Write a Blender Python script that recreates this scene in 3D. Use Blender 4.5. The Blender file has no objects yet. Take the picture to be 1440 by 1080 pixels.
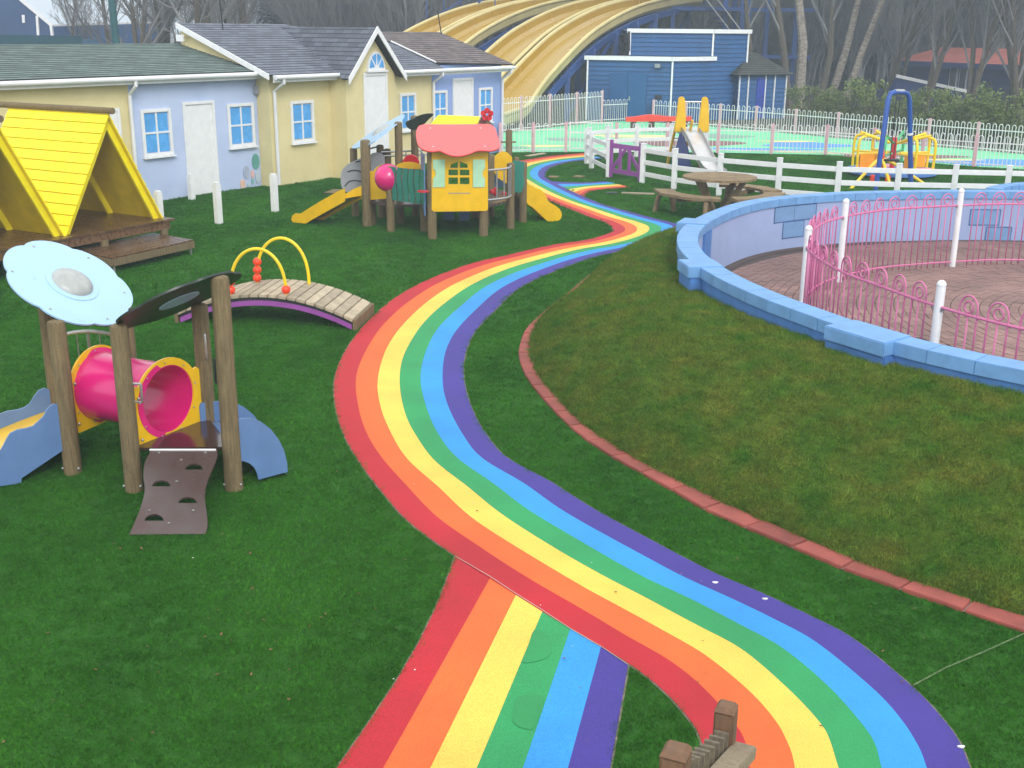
import bpy, bmesh, math, random
import numpy as np
from mathutils import Vector, Matrix
from mathutils.geometry import tessellate_polygon
random.seed(7); RNG = np.random.default_rng(7)
S = bpy.context.scene; COL = S.collection
# ------------------------------------------------------------------ camera
FPX, HORIZ, ROLL, EYE = 1600.0, 40.0, math.radians(0.5), 3.8
PITCH = math.atan((540 - HORIZ) / FPX)
fwd = Vector((0, math.cos(PITCH), -math.sin(PITCH))); r0 = Vector((1, 0, 0)); u0 = r0.cross(fwd)
rgt = r0 * math.cos(ROLL) + u0 * math.sin(ROLL); upv = u0 * math.cos(ROLL) - r0 * math.sin(ROLL)
EYEP = Vector((0, 0, EYE))
cd = bpy.data.cameras.new('camera'); cam = bpy.data.objects.new('camera', cd); COL.objects.link(cam)
mw = Matrix.Identity(4)
for i in range(3):
    mw[i][0] = rgt[i]; mw[i][1] = upv[i]; mw[i][2] = -fwd[i]; mw[i][3] = EYEP[i]
cam.matrix_world = mw
cd.sensor_width = 36; cd.lens = FPX / 1440 * 36; cd.clip_start = .05; cd.clip_end = 3000
S.camera = cam
# ------------------------------------------------------------------ sky, sun, exposure (overcast winter day)
SUN_EL, SUN_AZ = math.radians(36), math.radians(163)      # azimuth clockwise from +Y
W = bpy.data.worlds.new('World'); S.world = W; W.use_nodes = True
nt = W.node_tree; nt.nodes.clear()
sky = nt.nodes.new('ShaderNodeTexSky'); sky.sky_type = 'NISHITA'; sky.sun_disc = False
sky.sun_elevation = SUN_EL; sky.sun_rotation = SUN_AZ; sky.air_density = 1.0; sky.dust_density = 4.0; sky.ozone_density = 1.0
hs = nt.nodes.new('ShaderNodeHueSaturation'); hs.inputs['Saturation'].default_value = .22
bg = nt.nodes.new('ShaderNodeBackground'); bg.inputs['Strength'].default_value = .15
wo = nt.nodes.new('ShaderNodeOutputWorld')
nt.links.new(sky.outputs[0], hs.inputs['Color']); cl = nt.nodes.new('ShaderNodeMix'); cl.data_type = 'RGBA'; cl.inputs['Factor'].default_value = .85; cl.inputs['B'].default_value = (7.6, 7.7, 7.8, 1)   # even cloud layer
nt.links.new(hs.outputs[0], cl.inputs['A']); nt.links.new(cl.outputs['Result'], bg.inputs['Color']); nt.links.new(bg.outputs[0], wo.inputs[0])
sl = bpy.data.lights.new('sun', 'SUN'); sl.energy = 1.2; sl.angle = math.radians(20); sl.color = (1, .97, .93)
so = bpy.data.objects.new('sun', sl); COL.objects.link(so)
sd = Vector((math.sin(SUN_AZ) * math.cos(SUN_EL), math.cos(SUN_AZ) * math.cos(SUN_EL), math.sin(SUN_EL)))
so.rotation_euler = sd.to_track_quat('Z', 'Y').to_euler(); so.location = sd * 50
S.view_settings.view_transform = 'Standard'; S.view_settings.look = 'None'; S.view_settings.gamma = 1
S.view_settings.use_curve_mapping = False; S.view_settings.exposure = 0.52
HAZE = .0021
S.cycles.max_bounces = 6; S.cycles.volume_bounces = 2; S.cycles.transparent_max_bounces = 6

# ------------------------------------------------------------------ photo measurement helpers
def ray(x, y): return fwd + rgt * ((x - 720) / FPX) - upv * ((y - 540) / FPX)
def g(x, y, z=0.0):
    d = ray(x, y); return EYEP + d * ((z - EYE) / d.z)
def onpl(x, y, p, n):
    d = ray(x, y); n = Vector(n); return EYEP + d * ((Vector(p) - EYEP).dot(n) / d.dot(n))
def vp(x, y, p, dr):                      # on the vertical plane through p along dr
    return onpl(x, y, (p[0], p[1], 0), (-dr[1], dr[0], 0))
def atY(x, y, Y):
    d = ray(x, y); return EYEP + d * (Y / d.y)
V = Vector
def lerp(a, b, t): return a + (b - a) * t
def catmull(P, n=6, closed=False):
    P = [Vector(p) for p in P]; out = []; N = len(P)
    for i in range(N if closed else N - 1):
        if closed: a, b, c, d = P[(i - 1) % N], P[i], P[(i + 1) % N], P[(i + 2) % N]
        else: a, b, c, d = P[max(i - 1, 0)], P[i], P[i + 1], P[min(i + 2, N - 1)]
        for k in range(n):
            t = k / n
            out.append(.5 * ((2 * b) + (c - a) * t + (2 * a - 5 * b + 4 * c - d) * t * t + (3 * b - a - 3 * c + d) * t ** 3))
    if not closed: out.append(P[-1])
    return out
def resample(P, n):
    L = [0]
    for i in range(1, len(P)): L.append(L[-1] + (P[i] - P[i - 1]).length)
    out = []; j = 0
    for k in range(n):
        s = L[-1] * k / (n - 1)
        while j < len(P) - 2 and L[j + 1] < s: j += 1
        t = (s - L[j]) / max(L[j + 1] - L[j], 1e-9); out.append(P[j].lerp(P[j + 1], min(max(t, 0), 1)))
    return out
def length(P): return sum((P[i] - P[i - 1]).length for i in range(1, len(P)))
def inpoly(X, Y, poly):
    c = np.zeros(X.shape, bool); n = len(poly); j = n - 1
    for i in range(n):
        xi, yi = poly[i][0], poly[i][1]; xj, yj = poly[j][0], poly[j][1]
        m = ((yi > Y) != (yj > Y)) & (X < (xj - xi) * (Y - yi) / ((yj - yi) or 1e-12) + xi)
        c ^= m; j = i
    return c

# ------------------------------------------------------------------ materials
def mat(name, col, rough=.5, var=.12, scale=4, col2=None, bump=0, bscale=80, metal=0, spec=.5, stretch=None, ovar=0, coat=0, fine=0, fscale=300, trans=0, sub=0):
    m = bpy.data.materials.new(name); m.use_nodes = True; t = m.node_tree; N = t.nodes; L = t.links
    b = N['Principled BSDF']; b.inputs['Roughness'].default_value = rough; b.inputs['Metallic'].default_value = metal
    b.inputs['Specular IOR Level'].default_value = spec
    if coat: b.inputs['Coat Weight'].default_value = coat; b.inputs['Coat Roughness'].default_value = .15
    if trans: b.inputs['Transmission Weight'].default_value = trans
    geo = N.new('ShaderNodeNewGeometry'); vec = geo.outputs['Position']
    if stretch:
        mp = N.new('ShaderNodeMapping'); mp.inputs['Scale'].default_value = stretch; L.new(vec, mp.inputs['Vector']); vec2 = mp.outputs[0]
    else: vec2 = vec
    nz = N.new('ShaderNodeTexNoise'); nz.inputs['Scale'].default_value = scale; nz.inputs['Detail'].default_value = 6; nz.inputs['Roughness'].default_value = .6
    L.new(vec2, nz.inputs['Vector'])
    c2 = col2 if col2 else tuple(c * (1 - 2.2 * var) for c in col)
    c1 = col if col2 else tuple(min(1, c * (1 + 1.2 * var)) for c in col)
    rp = N.new('ShaderNodeValToRGB'); rp.color_ramp.elements[0].position = .32; rp.color_ramp.elements[1].position = .68
    rp.color_ramp.elements[0].color = (*c2, 1); rp.color_ramp.elements[1].color = (*c1, 1)
    L.new(nz.outputs['Fac'], rp.inputs['Fac']); out = rp.outputs['Color']
    if fine:
        n2 = N.new('ShaderNodeTexNoise'); n2.inputs['Scale'].default_value = fscale; n2.inputs['Detail'].default_value = 2; L.new(vec, n2.inputs['Vector'])
        mr = N.new('ShaderNodeMapRange'); mr.inputs['From Min'].default_value = .3; mr.inputs['From Max'].default_value = .7
        mr.inputs['To Min'].default_value = 1 - fine; mr.inputs['To Max'].default_value = 1 + fine
        L.new(n2.outputs['Fac'], mr.inputs['Value'])
        mx = N.new('ShaderNodeMix'); mx.data_type = 'RGBA'; mx.blend_type = 'MULTIPLY'; mx.inputs['Factor'].default_value = 1
        L.new(out, mx.inputs['A']); L.new(mr.outputs[0], mx.inputs['B']); out = mx.outputs['Result']
    if ovar:
        oi = N.new('ShaderNodeObjectInfo'); mr = N.new('ShaderNodeMapRange')
        mr.inputs['To Min'].default_value = 1 - ovar; mr.inputs['To Max'].default_value = 1 + ovar; L.new(oi.outputs['Random'], mr.inputs['Value'])
        mx = N.new('ShaderNodeMix'); mx.data_type = 'RGBA'; mx.blend_type = 'MULTIPLY'; mx.inputs['Factor'].default_value = 1
        L.new(out, mx.inputs['A']); L.new(mr.outputs[0], mx.inputs['B']); out = mx.outputs['Result']
    L.new(out, b.inputs['Base Color'])
    # roughness breakup
    mr = N.new('ShaderNodeMapRange'); mr.inputs['To Min'].default_value = max(.05, rough - .1); mr.inputs['To Max'].default_value = min(1, rough + .12)
    L.new(nz.outputs['Fac'], mr.inputs['Value']); L.new(mr.outputs[0], b.inputs['Roughness'])
    if bump:
        n3 = N.new('ShaderNodeTexNoise'); n3.inputs['Scale'].default_value = bscale; n3.inputs['Detail'].default_value = 4
        L.new(vec2 if stretch else vec, n3.inputs['Vector'])
        bp = N.new('ShaderNodeBump'); bp.inputs['Strength'].default_value = bump; bp.inputs['Distance'].default_value = .01
        L.new(n3.outputs['Fac'], bp.inputs['Height']); L.new(bp.outputs[0], b.inputs['Normal'])
    return m
def srgb(r, g_, b): return tuple(((c / 255) / 12.92 if c / 255 <= .04045 else ((c / 255 + .055) / 1.055) ** 2.4) for c in (r, g_, b))

# ------------------------------------------------------------------ mesh builder
class MB:
    def __init__(s): s.v = []; s.f = []; s.uv = None
    def add(s, vs, fs):
        o = len(s.v); s.v += [tuple(p) for p in vs]; s.f += [tuple(i + o for i in f) for f in fs]; return s
    def hexa(s, p):   # p: 4 bottom, 4 top (same order)
        return s.add(p, [(3, 2, 1, 0), (4, 5, 6, 7), (0, 1, 5, 4), (1, 2, 6, 5), (2, 3, 7, 6), (3, 0, 4, 7)])
    def box(s, c, sz, ax=None, ay=None, az=None):
        c = V(c); ax = V(ax) if ax else V((1, 0, 0)); az = V(az) if az else V((0, 0, 1)); ay = V(ay) if ay else az.cross(ax)
        ax, ay, az = ax.normalized() * sz[0] / 2, ay.normalized() * sz[1] / 2, az.normalized() * sz[2] / 2
        return s.hexa([c - ax - ay - az, c + ax - ay - az, c + ax + ay - az, c - ax + ay - az, c - ax - ay + az, c + ax - ay + az, c + ax + ay + az, c - ax + ay + az])
    def bar(s, p, q, w, h, up=(0, 0, 1)):
        p, q = V(p), V(q); a = (q - p); side = a.cross(V(up))
        if side.length < 1e-6: side = a.cross(V((1, 0, 0)))
        side.normalize(); u = side.cross(a).normalized()
        return s.box((p + q) / 2, (a.length, w, h), a, side, u)
    def tube(s, P, r, n=8, caps=True, closed=False):
        P = [V(p) for p in P]; N = len(P); rs = r if isinstance(r, (list, tuple)) else [r] * N
        vs = []; fs = []; ref = None
        for i in range(N):
            if closed: t = P[(i + 1) % N] - P[(i - 1) % N]
            else: t = P[min(i + 1, N - 1)] - P[max(i - 1, 0)]
            t.normalize()
            if ref is None: ref = t.orthogonal().normalized()
            else:
                ref = ref - t * ref.dot(t)
                ref = ref.normalized() if ref.length > 1e-6 else t.orthogonal().normalized()
            b = t.cross(ref)
            for k in range(n):
                a = 2 * math.pi * k / n; vs.append(P[i] + (ref * math.cos(a) + b * math.sin(a)) * rs[i])
        for i in range(N if closed else N - 1):
            j = (i + 1) % N
            for k in range(n):
                k2 = (k + 1) % n; fs.append((i * n + k, i * n + k2, j * n + k2, j * n + k))
        if caps and not closed: fs += [tuple(range(n - 1, -1, -1)), tuple((N - 1) * n + k for k in range(n))]
        return s.add(vs, fs)
    def post(s, b, h, r, n=14, dome=.02, lean=(0, 0)):
        b = V(b); t = b + V((lean[0], lean[1], h))
        return s.tube([b, b + (t - b) * .5, t - V((0, 0, dome * 2)), t - V((0, 0, dome * .7)), t], [r * 1.04, r, r, r * .9, r * .55], n)
    def prism(s, loop, th, holes=(), nrm=None):   # 3D planar loop extruded by th along normal (both sides)
        loops = [[V(p) for p in loop]] + [[V(p) for p in h] for h in holes]
        if nrm is None:
            nrm = V((0, 0, 0)); L0 = loops[0]
            for i in range(len(L0)): nrm += L0[i].cross(L0[(i + 1) % len(L0)])
        nrm = V(nrm).normalized() * th / 2
        flat = [p for l in loops for p in l]; tris = tessellate_polygon(loops); n = len(flat)
        vs = [p + nrm for p in flat] + [p - nrm for p in flat]; fs = []
        for a, b, c in tris:
            if (flat[b] - flat[a]).cross(flat[c] - flat[a]).dot(nrm) < 0: b, c = c, b
            fs += [(a, b, c), (c + n, b + n, a + n)]
        o = 0
        for l in loops:
            m = len(l)
            for i in range(m):
                j = (i + 1) % m; fs.append((o + i, o + j, o + j + n, o + i + n))
            o += m
        s.add(vs, fs); s.fixn = True; return s
    def lathe(s, c, prof, n=20, ax=(0, 0, 1)):    # prof: list (r, h) along ax
        ax = V(ax).normalized(); e1 = ax.orthogonal().normalized(); e2 = ax.cross(e1); c = V(c); vs = []; fs = []
        for r, h in prof:
            for k in range(n):
                a = 2 * math.pi * k / n; vs.append(c + ax * h + (e1 * math.cos(a) + e2 * math.sin(a)) * r)
        for i in range(len(prof) - 1):
            for k in range(n):
                k2 = (k + 1) % n; fs.append((i * n + k, i * n + k2, (i + 1) * n + k2, (i + 1) * n + k))
        if prof[0][0] > 1e-4: fs.append(tuple(range(n - 1, -1, -1)))
        if prof[-1][0] > 1e-4: fs.append(tuple((len(prof) - 1) * n + k for k in range(n)))
        return s.add(vs, fs)
    def sphere(s, c, r, n=14, m=9, sq=1):
        return s.lathe(c, [(max(r * math.sin(math.pi * i / m), 1e-5), -r * sq * math.cos(math.pi * i / m)) for i in range(m + 1)], n)
    def strip(s, A, B):
        n = len(A); return s.add(list(A) + list(B), [(i, i + 1, n + i + 1, n + i) for i in range(n - 1)])
    def mesh(s, name, bev=0, flip=False):
        me = bpy.data.meshes.new(name); me.from_pydata(s.v, [], s.f); me.validate()
        if bev or getattr(s, 'fixn', False):
            bm = bmesh.new(); bm.from_mesh(me)
            bmesh.ops.recalc_face_normals(bm, faces=bm.faces)
            if bev:
                es = [e for e in bm.edges if len(e.link_faces) == 2 and e.calc_face_angle(0) > .7]
                bmesh.ops.bevel(bm, geom=es, offset=bev, segments=2, affect='EDGES', clamp_overlap=True)
            bm.to_mesh(me); bm.free()
        return me
    def build(s, name, m=None, parent=None, bev=0, smooth=True, kind=None):
        root = parent
        while root is not None and root.parent is not None: root = root.parent
        if root is not None and root.location.length > 0:
            o = root.location; s.v = [(p[0] - o.x, p[1] - o.y, p[2] - o.z) for p in s.v]
        me = s.mesh(name, bev)
        if s.uv is not None:
            ul = me.uv_layers.new(name='UVMap')
            for l in me.loops: ul.data[l.index].uv = s.uv[l.vertex_index]
        return link(name, me, m, parent, smooth, kind)
def link(name, me, m, parent=None, smooth=True, kind=None):
    if m is not None and not me.materials: me.materials.append(m)
    if smooth:
        me.polygons.foreach_set('use_smooth', [True] * len(me.polygons)); me.set_sharp_from_angle(angle=math.radians(38))
    o = bpy.data.objects.new(name, me); COL.objects.link(o)
    if parent: o.parent = parent
    if kind: o['kind'] = kind
    return o
def tag(o, label=None, cat=None, group=None, kind=None):
    if label: o['label'] = label
    if cat: o['category'] = cat
    if group: o['group'] = group
    if kind: o['kind'] = kind
    return o
def thing(name, label, cat, loc=(0, 0, 0), group=None):
    o = bpy.data.objects.new(name, None); COL.objects.link(o); o.location = loc; o.empty_display_size = .2
    return tag(o, label, cat, group)
def dup(root, loc, rotz=0, scale=1, label=None):
    def cp(o, par):
        c = o.copy(); COL.objects.link(c)
        if par: c.parent = par
        for ch in o.children: cp(ch, c)
        return c
    c = cp(root, None); c.location = loc; c.rotation_euler = (0, 0, rotz); c.scale = (scale,) * 3
    if label: c['label'] = label
    return c
def inst(name, me, parent, loc, rotz=0, m=None):   # a part sharing mesh data
    o = bpy.data.objects.new(name, me); COL.objects.link(o); o.parent = parent; o.location = loc; o.rotation_euler = (0, 0, rotz); return o
def scatter(name, pts, rot, scl, source, label):
    me = bpy.data.meshes.new(name); me.from_pydata([tuple(p) for p in pts], [], [])
    a = me.attributes.new('rot', 'FLOAT_VECTOR', 'POINT'); a.data.foreach_set('vector', np.asarray(rot, np.float32).ravel())
    a = me.attributes.new('scl', 'FLOAT', 'POINT'); a.data.foreach_set('value', np.asarray(scl, np.float32).ravel())
    o = bpy.data.objects.new(name, me); COL.objects.link(o); tag(o, label, kind='stuff'); source.parent = o
    ng = bpy.data.node_groups.new(name, 'GeometryNodeTree')
    ng.interface.new_socket('Geometry', in_out='INPUT', socket_type='NodeSocketGeometry'); ng.interface.new_socket('Geometry', in_out='OUTPUT', socket_type='NodeSocketGeometry')
    N = ng.nodes; L = ng.links; gi = N.new('NodeGroupInput'); go = N.new('NodeGroupOutput')
    ip = N.new('GeometryNodeInstanceOnPoints'); oi = N.new('GeometryNodeObjectInfo'); oi.inputs['Object'].default_value = source; oi.inputs['As Instance'].default_value = True
    na = N.new('GeometryNodeInputNamedAttribute'); na.data_type = 'FLOAT_VECTOR'; na.inputs['Name'].default_value = 'rot'
    nb = N.new('GeometryNodeInputNamedAttribute'); nb.data_type = 'FLOAT'; nb.inputs['Name'].default_value = 'scl'
    L.new(gi.outputs[0], ip.inputs['Points']); L.new(oi.outputs['Geometry'], ip.inputs['Instance'])
    L.new(na.outputs['Attribute'], ip.inputs['Rotation']); L.new(nb.outputs['Attribute'], ip.inputs['Scale']); L.new(ip.outputs[0], go.inputs[0])
    md = o.modifiers.new('scatter', 'NODES'); md.node_group = ng
    return o
# ------------------------------------------------------------------ shared materials
M_turf = mat('turf', (.036, .125, .020), .9, spec=.05, col2=(.026, .095, .014), scale=.55, fine=.4, fscale=130, bump=.6, bscale=220)
M_blade = mat('turf_blade', (.050, .19, .018), .75, col2=(.018, .092, .009), scale=.75, stretch=(1, .45, 1), spec=.06, fine=.3, fscale=60, ovar=.32)
M_mound = mat('bank_grass', (.10, .15, .022), .95, spec=.05, col2=(.05, .115, .014), scale=2.6, fine=.45, fscale=70, bump=.8, bscale=60)
M_mblade = mat('bank_blade', (.165, .185, .03), .8, col2=(.05, .16, .016), scale=2.8, fine=.35, fscale=40, spec=.06, ovar=.4)
M_earth = mat('earth', (.09, .08, .06), .95, var=.2, scale=.8, fine=.3, fscale=40)
RB = [srgb(184, 36, 47), srgb(232, 104, 48), srgb(236, 198, 86), srgb(46, 150, 88), srgb(52, 148, 224), srgb(68, 56, 142)]
RBN = ['red', 'orange', 'yellow', 'green', 'blue', 'purple']
M_rb = [mat('rubber_' + n, c, .75, var=.07, scale=1.1, fine=.24, fscale=170, bump=.4, bscale=220, spec=.4) for n, c in zip(RBN, RB)]
M_rim = mat('path_rim', (.19, .165, .12), .9, var=.2, scale=14)
M_kerb = mat('kerb_red', (.29, .070, .053), .85, var=.13, scale=3, ovar=.13, fine=.12, fscale=90, bump=.3, bscale=120)
M_joint = mat('joint_mortar', (.34, .29, .25), .9)
M_coping = mat('coping_blue', srgb(108, 156, 206), .5, var=.06, scale=5, ovar=.04, bump=.15, bscale=70)
M_wallblue = mat('lower_blue', srgb(72, 122, 186), .6, var=.08, scale=5, bump=.2, bscale=60)
M_lav = mat('lavender_render', srgb(150, 165, 203), .8, var=.04, scale=1.5, bump=.35, bscale=45)
M_pblk = mat('painted_block', srgb(112, 148, 190), .7, var=.06, scale=4, bump=.3, bscale=50)
M_pline = mat('painted_outline', srgb(66, 100, 150), .7)
M_brick = mat('pink_brick', (.26, .155, .135), .85, var=.15, scale=1.2, ovar=.16, fine=.15, fscale=110, bump=.3, bscale=90)
M_bjoint = mat('brick_joint', (.085, .062, .055), .95)
M_white = mat('white_paint', (.78, .79, .80), .45, var=.03, scale=6)
M_upvc = mat('white_plastic', (.76, .77, .79), .35, var=.025, scale=3)
M_pink = mat('pink_metal', srgb(206, 112, 156), .45, var=.05, scale=8)
M_palepink = mat('pale_pink_metal', srgb(212, 172, 180), .5, var=.06, scale=6)
M_wmetal = mat('white_metal', (.74, .74, .74), .5, var=.05, scale=8)
M_log = mat('log_wood', (.215, .16, .078), .8, col2=(.105, .078, .038), scale=6, stretch=(9, 9, .8), bump=.5, bscale=8, fine=.12, fscale=80)
M_deck = mat('wet_deck', (.16, .085, .04), .28, col2=(.075, .04, .02), scale=6, stretch=(3, 3, 3), ovar=.25, bump=.25, bscale=30, spec=.6)
M_plank = mat('weathered_plank', (.46, .385, .27), .75, col2=(.30, .245, .17), scale=8, ovar=.22, bump=.3, bscale=50)
M_tablew = mat('table_wood', (.29, .205, .105), .8, col2=(.14, .10, .052), scale=7, ovar=.15, bump=.4, bscale=40)
M_steel = mat('galvanised_steel', (.48, .48, .48), .38, var=.08, scale=20, metal=.85)
M_black = mat('black_edge', (.02, .02, .025), .5, var=.1)
M_yel = mat('yellow_panel', srgb(232, 184, 6), .32, var=.05, scale=4, coat=.2)
M_yroof = mat('yellow_board', srgb(252, 232, 12), .42, var=.05, scale=5, ovar=.03, bump=.1, bscale=40)
M_ytube = mat('yellow_tube', srgb(240, 205, 20), .3, var=.04)
M_mag = mat('magenta_plastic', srgb(214, 24, 116), .22, var=.05, scale=3, coat=.4)
M_bpan = mat('blue_panel', srgb(94, 126, 172), .36, var=.05, scale=4)
M_lbpan = mat('pale_blue_panel', srgb(164, 200, 232), .3, var=.02, scale=3)
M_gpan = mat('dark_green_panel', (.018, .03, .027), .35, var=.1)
M_brown = mat('brown_panel', (.068, .036, .03), .26, col2=(.088, .066, .062), scale=2.2, spec=.55)
M_bplat = mat('brown_platform', (.05, .024, .022), .14, var=.1, spec=.7)
M_dome = mat('grey_dome', (.32, .34, .33), .3, col2=(.42, .44, .42), scale=14, bump=.3, bscale=60)
M_orange = mat('orange_ball', srgb(240, 66, 24), .35, var=.04)
M_purple = mat('purple_steel', srgb(146, 76, 154), .45, var=.06)
M_coral = mat('coral_panel', srgb(248, 92, 92), .35, var=.03, scale=3)
M_teal = mat('teal_panel', srgb(38, 118, 104), .4, var=.06)
M_mint = mat('mint_panel', srgb(166, 210, 176), .45, var=.04)
M_grey = mat('grey_panel', srgb(142, 146, 152), .45, var=.05)
M_red = mat('red_plastic', srgb(200, 24, 40), .35, var=.05)
M_yrender = mat('yellow_render', srgb(222, 210, 162), .9, col2=srgb(208, 194, 144), scale=.9, bump=.5, bscale=16, fine=.05, fscale=60)
M_brender = mat('blue_render', srgb(186, 200, 230), .85, col2=srgb(172, 188, 221), scale=1.1, bump=.5, bscale=14, fine=.05, fscale=60)
M_brender2 = mat('deep_blue_render', srgb(140, 164, 212), .85, var=.04, scale=1.2, bump=.5, bscale=14)
M_pane = mat('sky_blue_pane', srgb(86, 164, 228), .25, var=.06, scale=2.5)
M_bark = mat('bark', (.12, .10, .075), .95, col2=(.055, .05, .04), scale=5, stretch=(4, 4, 1), bump=.6, bscale=10)
M_birch = mat('birch_bark', (.36, .32, .27), .9, col2=(.10, .085, .07), scale=3.2, stretch=(1.5, 1.5, 4))
M_twig = mat('twigs', (.19, .19, .195), .95, var=.2, scale=.3)
M_leaf = mat('shrub_leaf', (.15, .19, .045), .7, col2=(.09, .14, .035), scale=2.5)
M_conifer = mat('conifer_leaf', (.03, .05, .03), .8, var=.25, scale=1.5)

# ------------------------------------------------------------------ ground
m = MB(); m.add([(-900, -40, -.03), (900, -40, -.03), (900, 880, -.03), (-900, 880, -.03)], [(0, 1, 2, 3)]); m.build('ground', M_earth, kind='structure')
lawn_poly = [(-22, 1, 0), (22, 1, 0), (22, 28, 0), (14.9, 33.4, 0), (13.6, 34.1, 0), (10, 37.1, 0), (1.7, 37.3, 0), (-.5, 37.2, 0), (-22, 37.2, 0)]
m = MB(); m.add(lawn_poly, [tuple(range(len(lawn_poly)))]); m.build('lawn', M_turf, kind='structure')

# ------------------------------------------------------------------ rainbow path
PAIRS = [((1000, 1230), (1412, 1230)), ((997, 1130), (1384, 1130)), ((993, 1080), (1363, 1080)), ((987, 1047), (1350, 1048)), ((973, 1018), (1328, 1016)), ((933, 973), (1282, 967)), ((884, 935), (1200, 900)), ((820, 897), (1140, 868)),
 ((760, 860), (1070, 835)), ((700, 822), (1000, 805)), ((640, 783), (908, 757)), ((575, 735), (830, 714)), ((535, 690), (775, 679)), ((505, 650), (712, 644)), ((485, 615), (683, 611)), ((473, 580), (665, 579)), ((470, 540), (654, 545)),
 ((478, 510), (652, 513)), ((495, 480), (658, 487)), ((520, 450), (671, 463)), ((555, 420), (697, 436)), ((600, 395), (727, 408)), ((660, 372), (765, 388)), ((711, 360), (820, 367)), ((772, 346), (857, 357)), ((822, 338.5), (900, 348)),
 ((850, 331), (935, 339)), ((862, 325), (960, 328)), ((859, 318.5), (963, 319)), ((845, 311), (945.5, 313.6)), ((826, 304.5), (916, 306.5)), ((790, 290), (880.5, 297)), ((768, 281), (844, 286.5)), ((735, 267), (815, 274.5)),
 ((712, 253), (789, 262)), ((702, 243), (772, 253)), ((706, 234), (767, 246)), ((720, 228.5), (772, 238)), ((740, 225), (787, 231.5)), ((768, 220.6), (803, 228.5)), ((794, 218), (822, 226)), ((823, 215.5), (850, 223.5))]
PR = catmull([g(*a) for a, b in PAIRS], 7); PV = catmull([g(*b) for a, b in PAIRS], 7)
def up(P, z): return [V((p.x, p.y, z)) for p in P]
path = tag(bpy.data.objects.new('rainbow_path', None), kind='structure'); COL.objects.link(path)
rimw = .012
PRo = [a + (a - b).normalized() * rimw for a, b in zip(PR, PV)]; PVo = [b + (b - a).normalized() * rimw for a, b in zip(PR, PV)]
MB().strip(up(PRo, .006), up(PVo, .006)).build('path_edging', M_rim, path)
for k in range(6):
    A = [a.lerp(b, k / 6) for a, b in zip(PR, PV)]; B = [a.lerp(b, (k + 1) / 6) for a, b in zip(PR, PV)]
    for i in range(len(A)):   # hand-laid edges wander by a few millimetres
        w = math.sin(i * .37 + k * 2.1) * .0035
        if k: A[i] = A[i] + (B[i] - A[i]).normalized() * (math.sin(i * .37 + (k - 1) * 2.1) * .0035)
        if k < 5: B[i] = B[i] + (B[i] - A[i]).normalized() * w
    tag(MB().strip(up(A, .011), up(B, .011)).build('stripe', M_rb[k], path), RBN[k] + ' rubber stripe')
# near branch
T = [(640, 784), (690, 813), (726, 837), (763, 860), (802, 886), (845, 911), (883, 936.5)]
B0 = [(475, 1080), (540, 1080), (606, 1080), (671, 1080), (736, 1080), (799, 1080), (858, 1080)]
def brline(t, b):
    t, b = g(*t), g(*b); d = (b - t); P = []
    for i in range(13):
        s = i / 12 * 2.0; P.append(t + d * s)
    return P
lines = [brline(t, b) for t, b in zip(T, B0)]
for P, bow in ((lines[0], -.075), (lines[6], .0)):
    for i, p in enumerate(P):
        p.x -= bow * math.sin(min(i / 6, 1) * math.pi)
br = tag(bpy.data.objects.new('branch_path', None), kind='structure'); COL.objects.link(br)
MB().strip(up([p + V((-rimw, 0, 0)) for p in lines[0]], .004), up([p + V((rimw, 0, 0)) for p in lines[6]], .004)).build('path_edging', M_rim, br)
for k in range(6):
    tag(MB().strip(up(lines[k], .008), up(lines[k + 1], .008)).build('stripe', M_rb[k], br), RBN[k] + ' rubber stripe')
JN = [g(*p) for p in T]; M_jl = mat('joint_line', (.45, .36, .30), .8)
M_rep = mat('green_repair', srgb(39, 143, 80), .7, var=.06, scale=2, fine=.24, fscale=170, bump=.4, bscale=220)
for rp_px in ([(751, 888), (765, 891), (775, 905), (772, 924), (754, 932), (734, 933), (741, 916)], [(727, 985), (749, 978.5), (765, 985), (752, 1024), (738, 1027), (721, 1016)]):
    pp_ = catmull([g(*p) for p in rp_px], 4, True); tag(MB().add(up(pp_, .0115), [tuple(range(len(pp_)))]).build('repair_patch', M_rep, br), 'darker green repair patch')
MB().strip(up([p + V((.0, .005, 0)) for p in JN], .0125), up([p - V((0, .005, 0)) for p in JN], .0125)).build('joint_line', M_jl, br)
# far branch to the purple gate
LT = [(779, 257.6), (785, 261), (793, 264.5), (801, 268), (810, 272), (822, 276)]
LT = [(774, 255.5), (781, 259), (789, 263), (797, 267), (806, 271), (814, 274), (822, 277)]
RT = [(851, 255), (857, 256.5), (864, 258), (870, 259.5), (876, 261), (882, 262.4), (888, 263.6)]
bf = tag(bpy.data.objects.new('gate_path', None), kind='structure'); COL.objects.link(bf)
order = [5, 4, 3, 2, 1, 0]
fl = []
for i, (a, b) in enumerate(zip(LT, RT)):
    t = i / 6; mid = ((1 - t) * (826 - 774) + t * (834 - 822))
    c1 = (lerp(818, 834, t), lerp(257, 268.5, t)); fl.append(catmull([g(*a), g(*c1), g(*b)], 6))
for k in range(6):
    tag(MB().strip(up(fl[k], .008), up(fl[k + 1], .008)).build('stripe', M_rb[order[k]], bf), RBN[order[k]] + ' rubber stripe')

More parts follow.
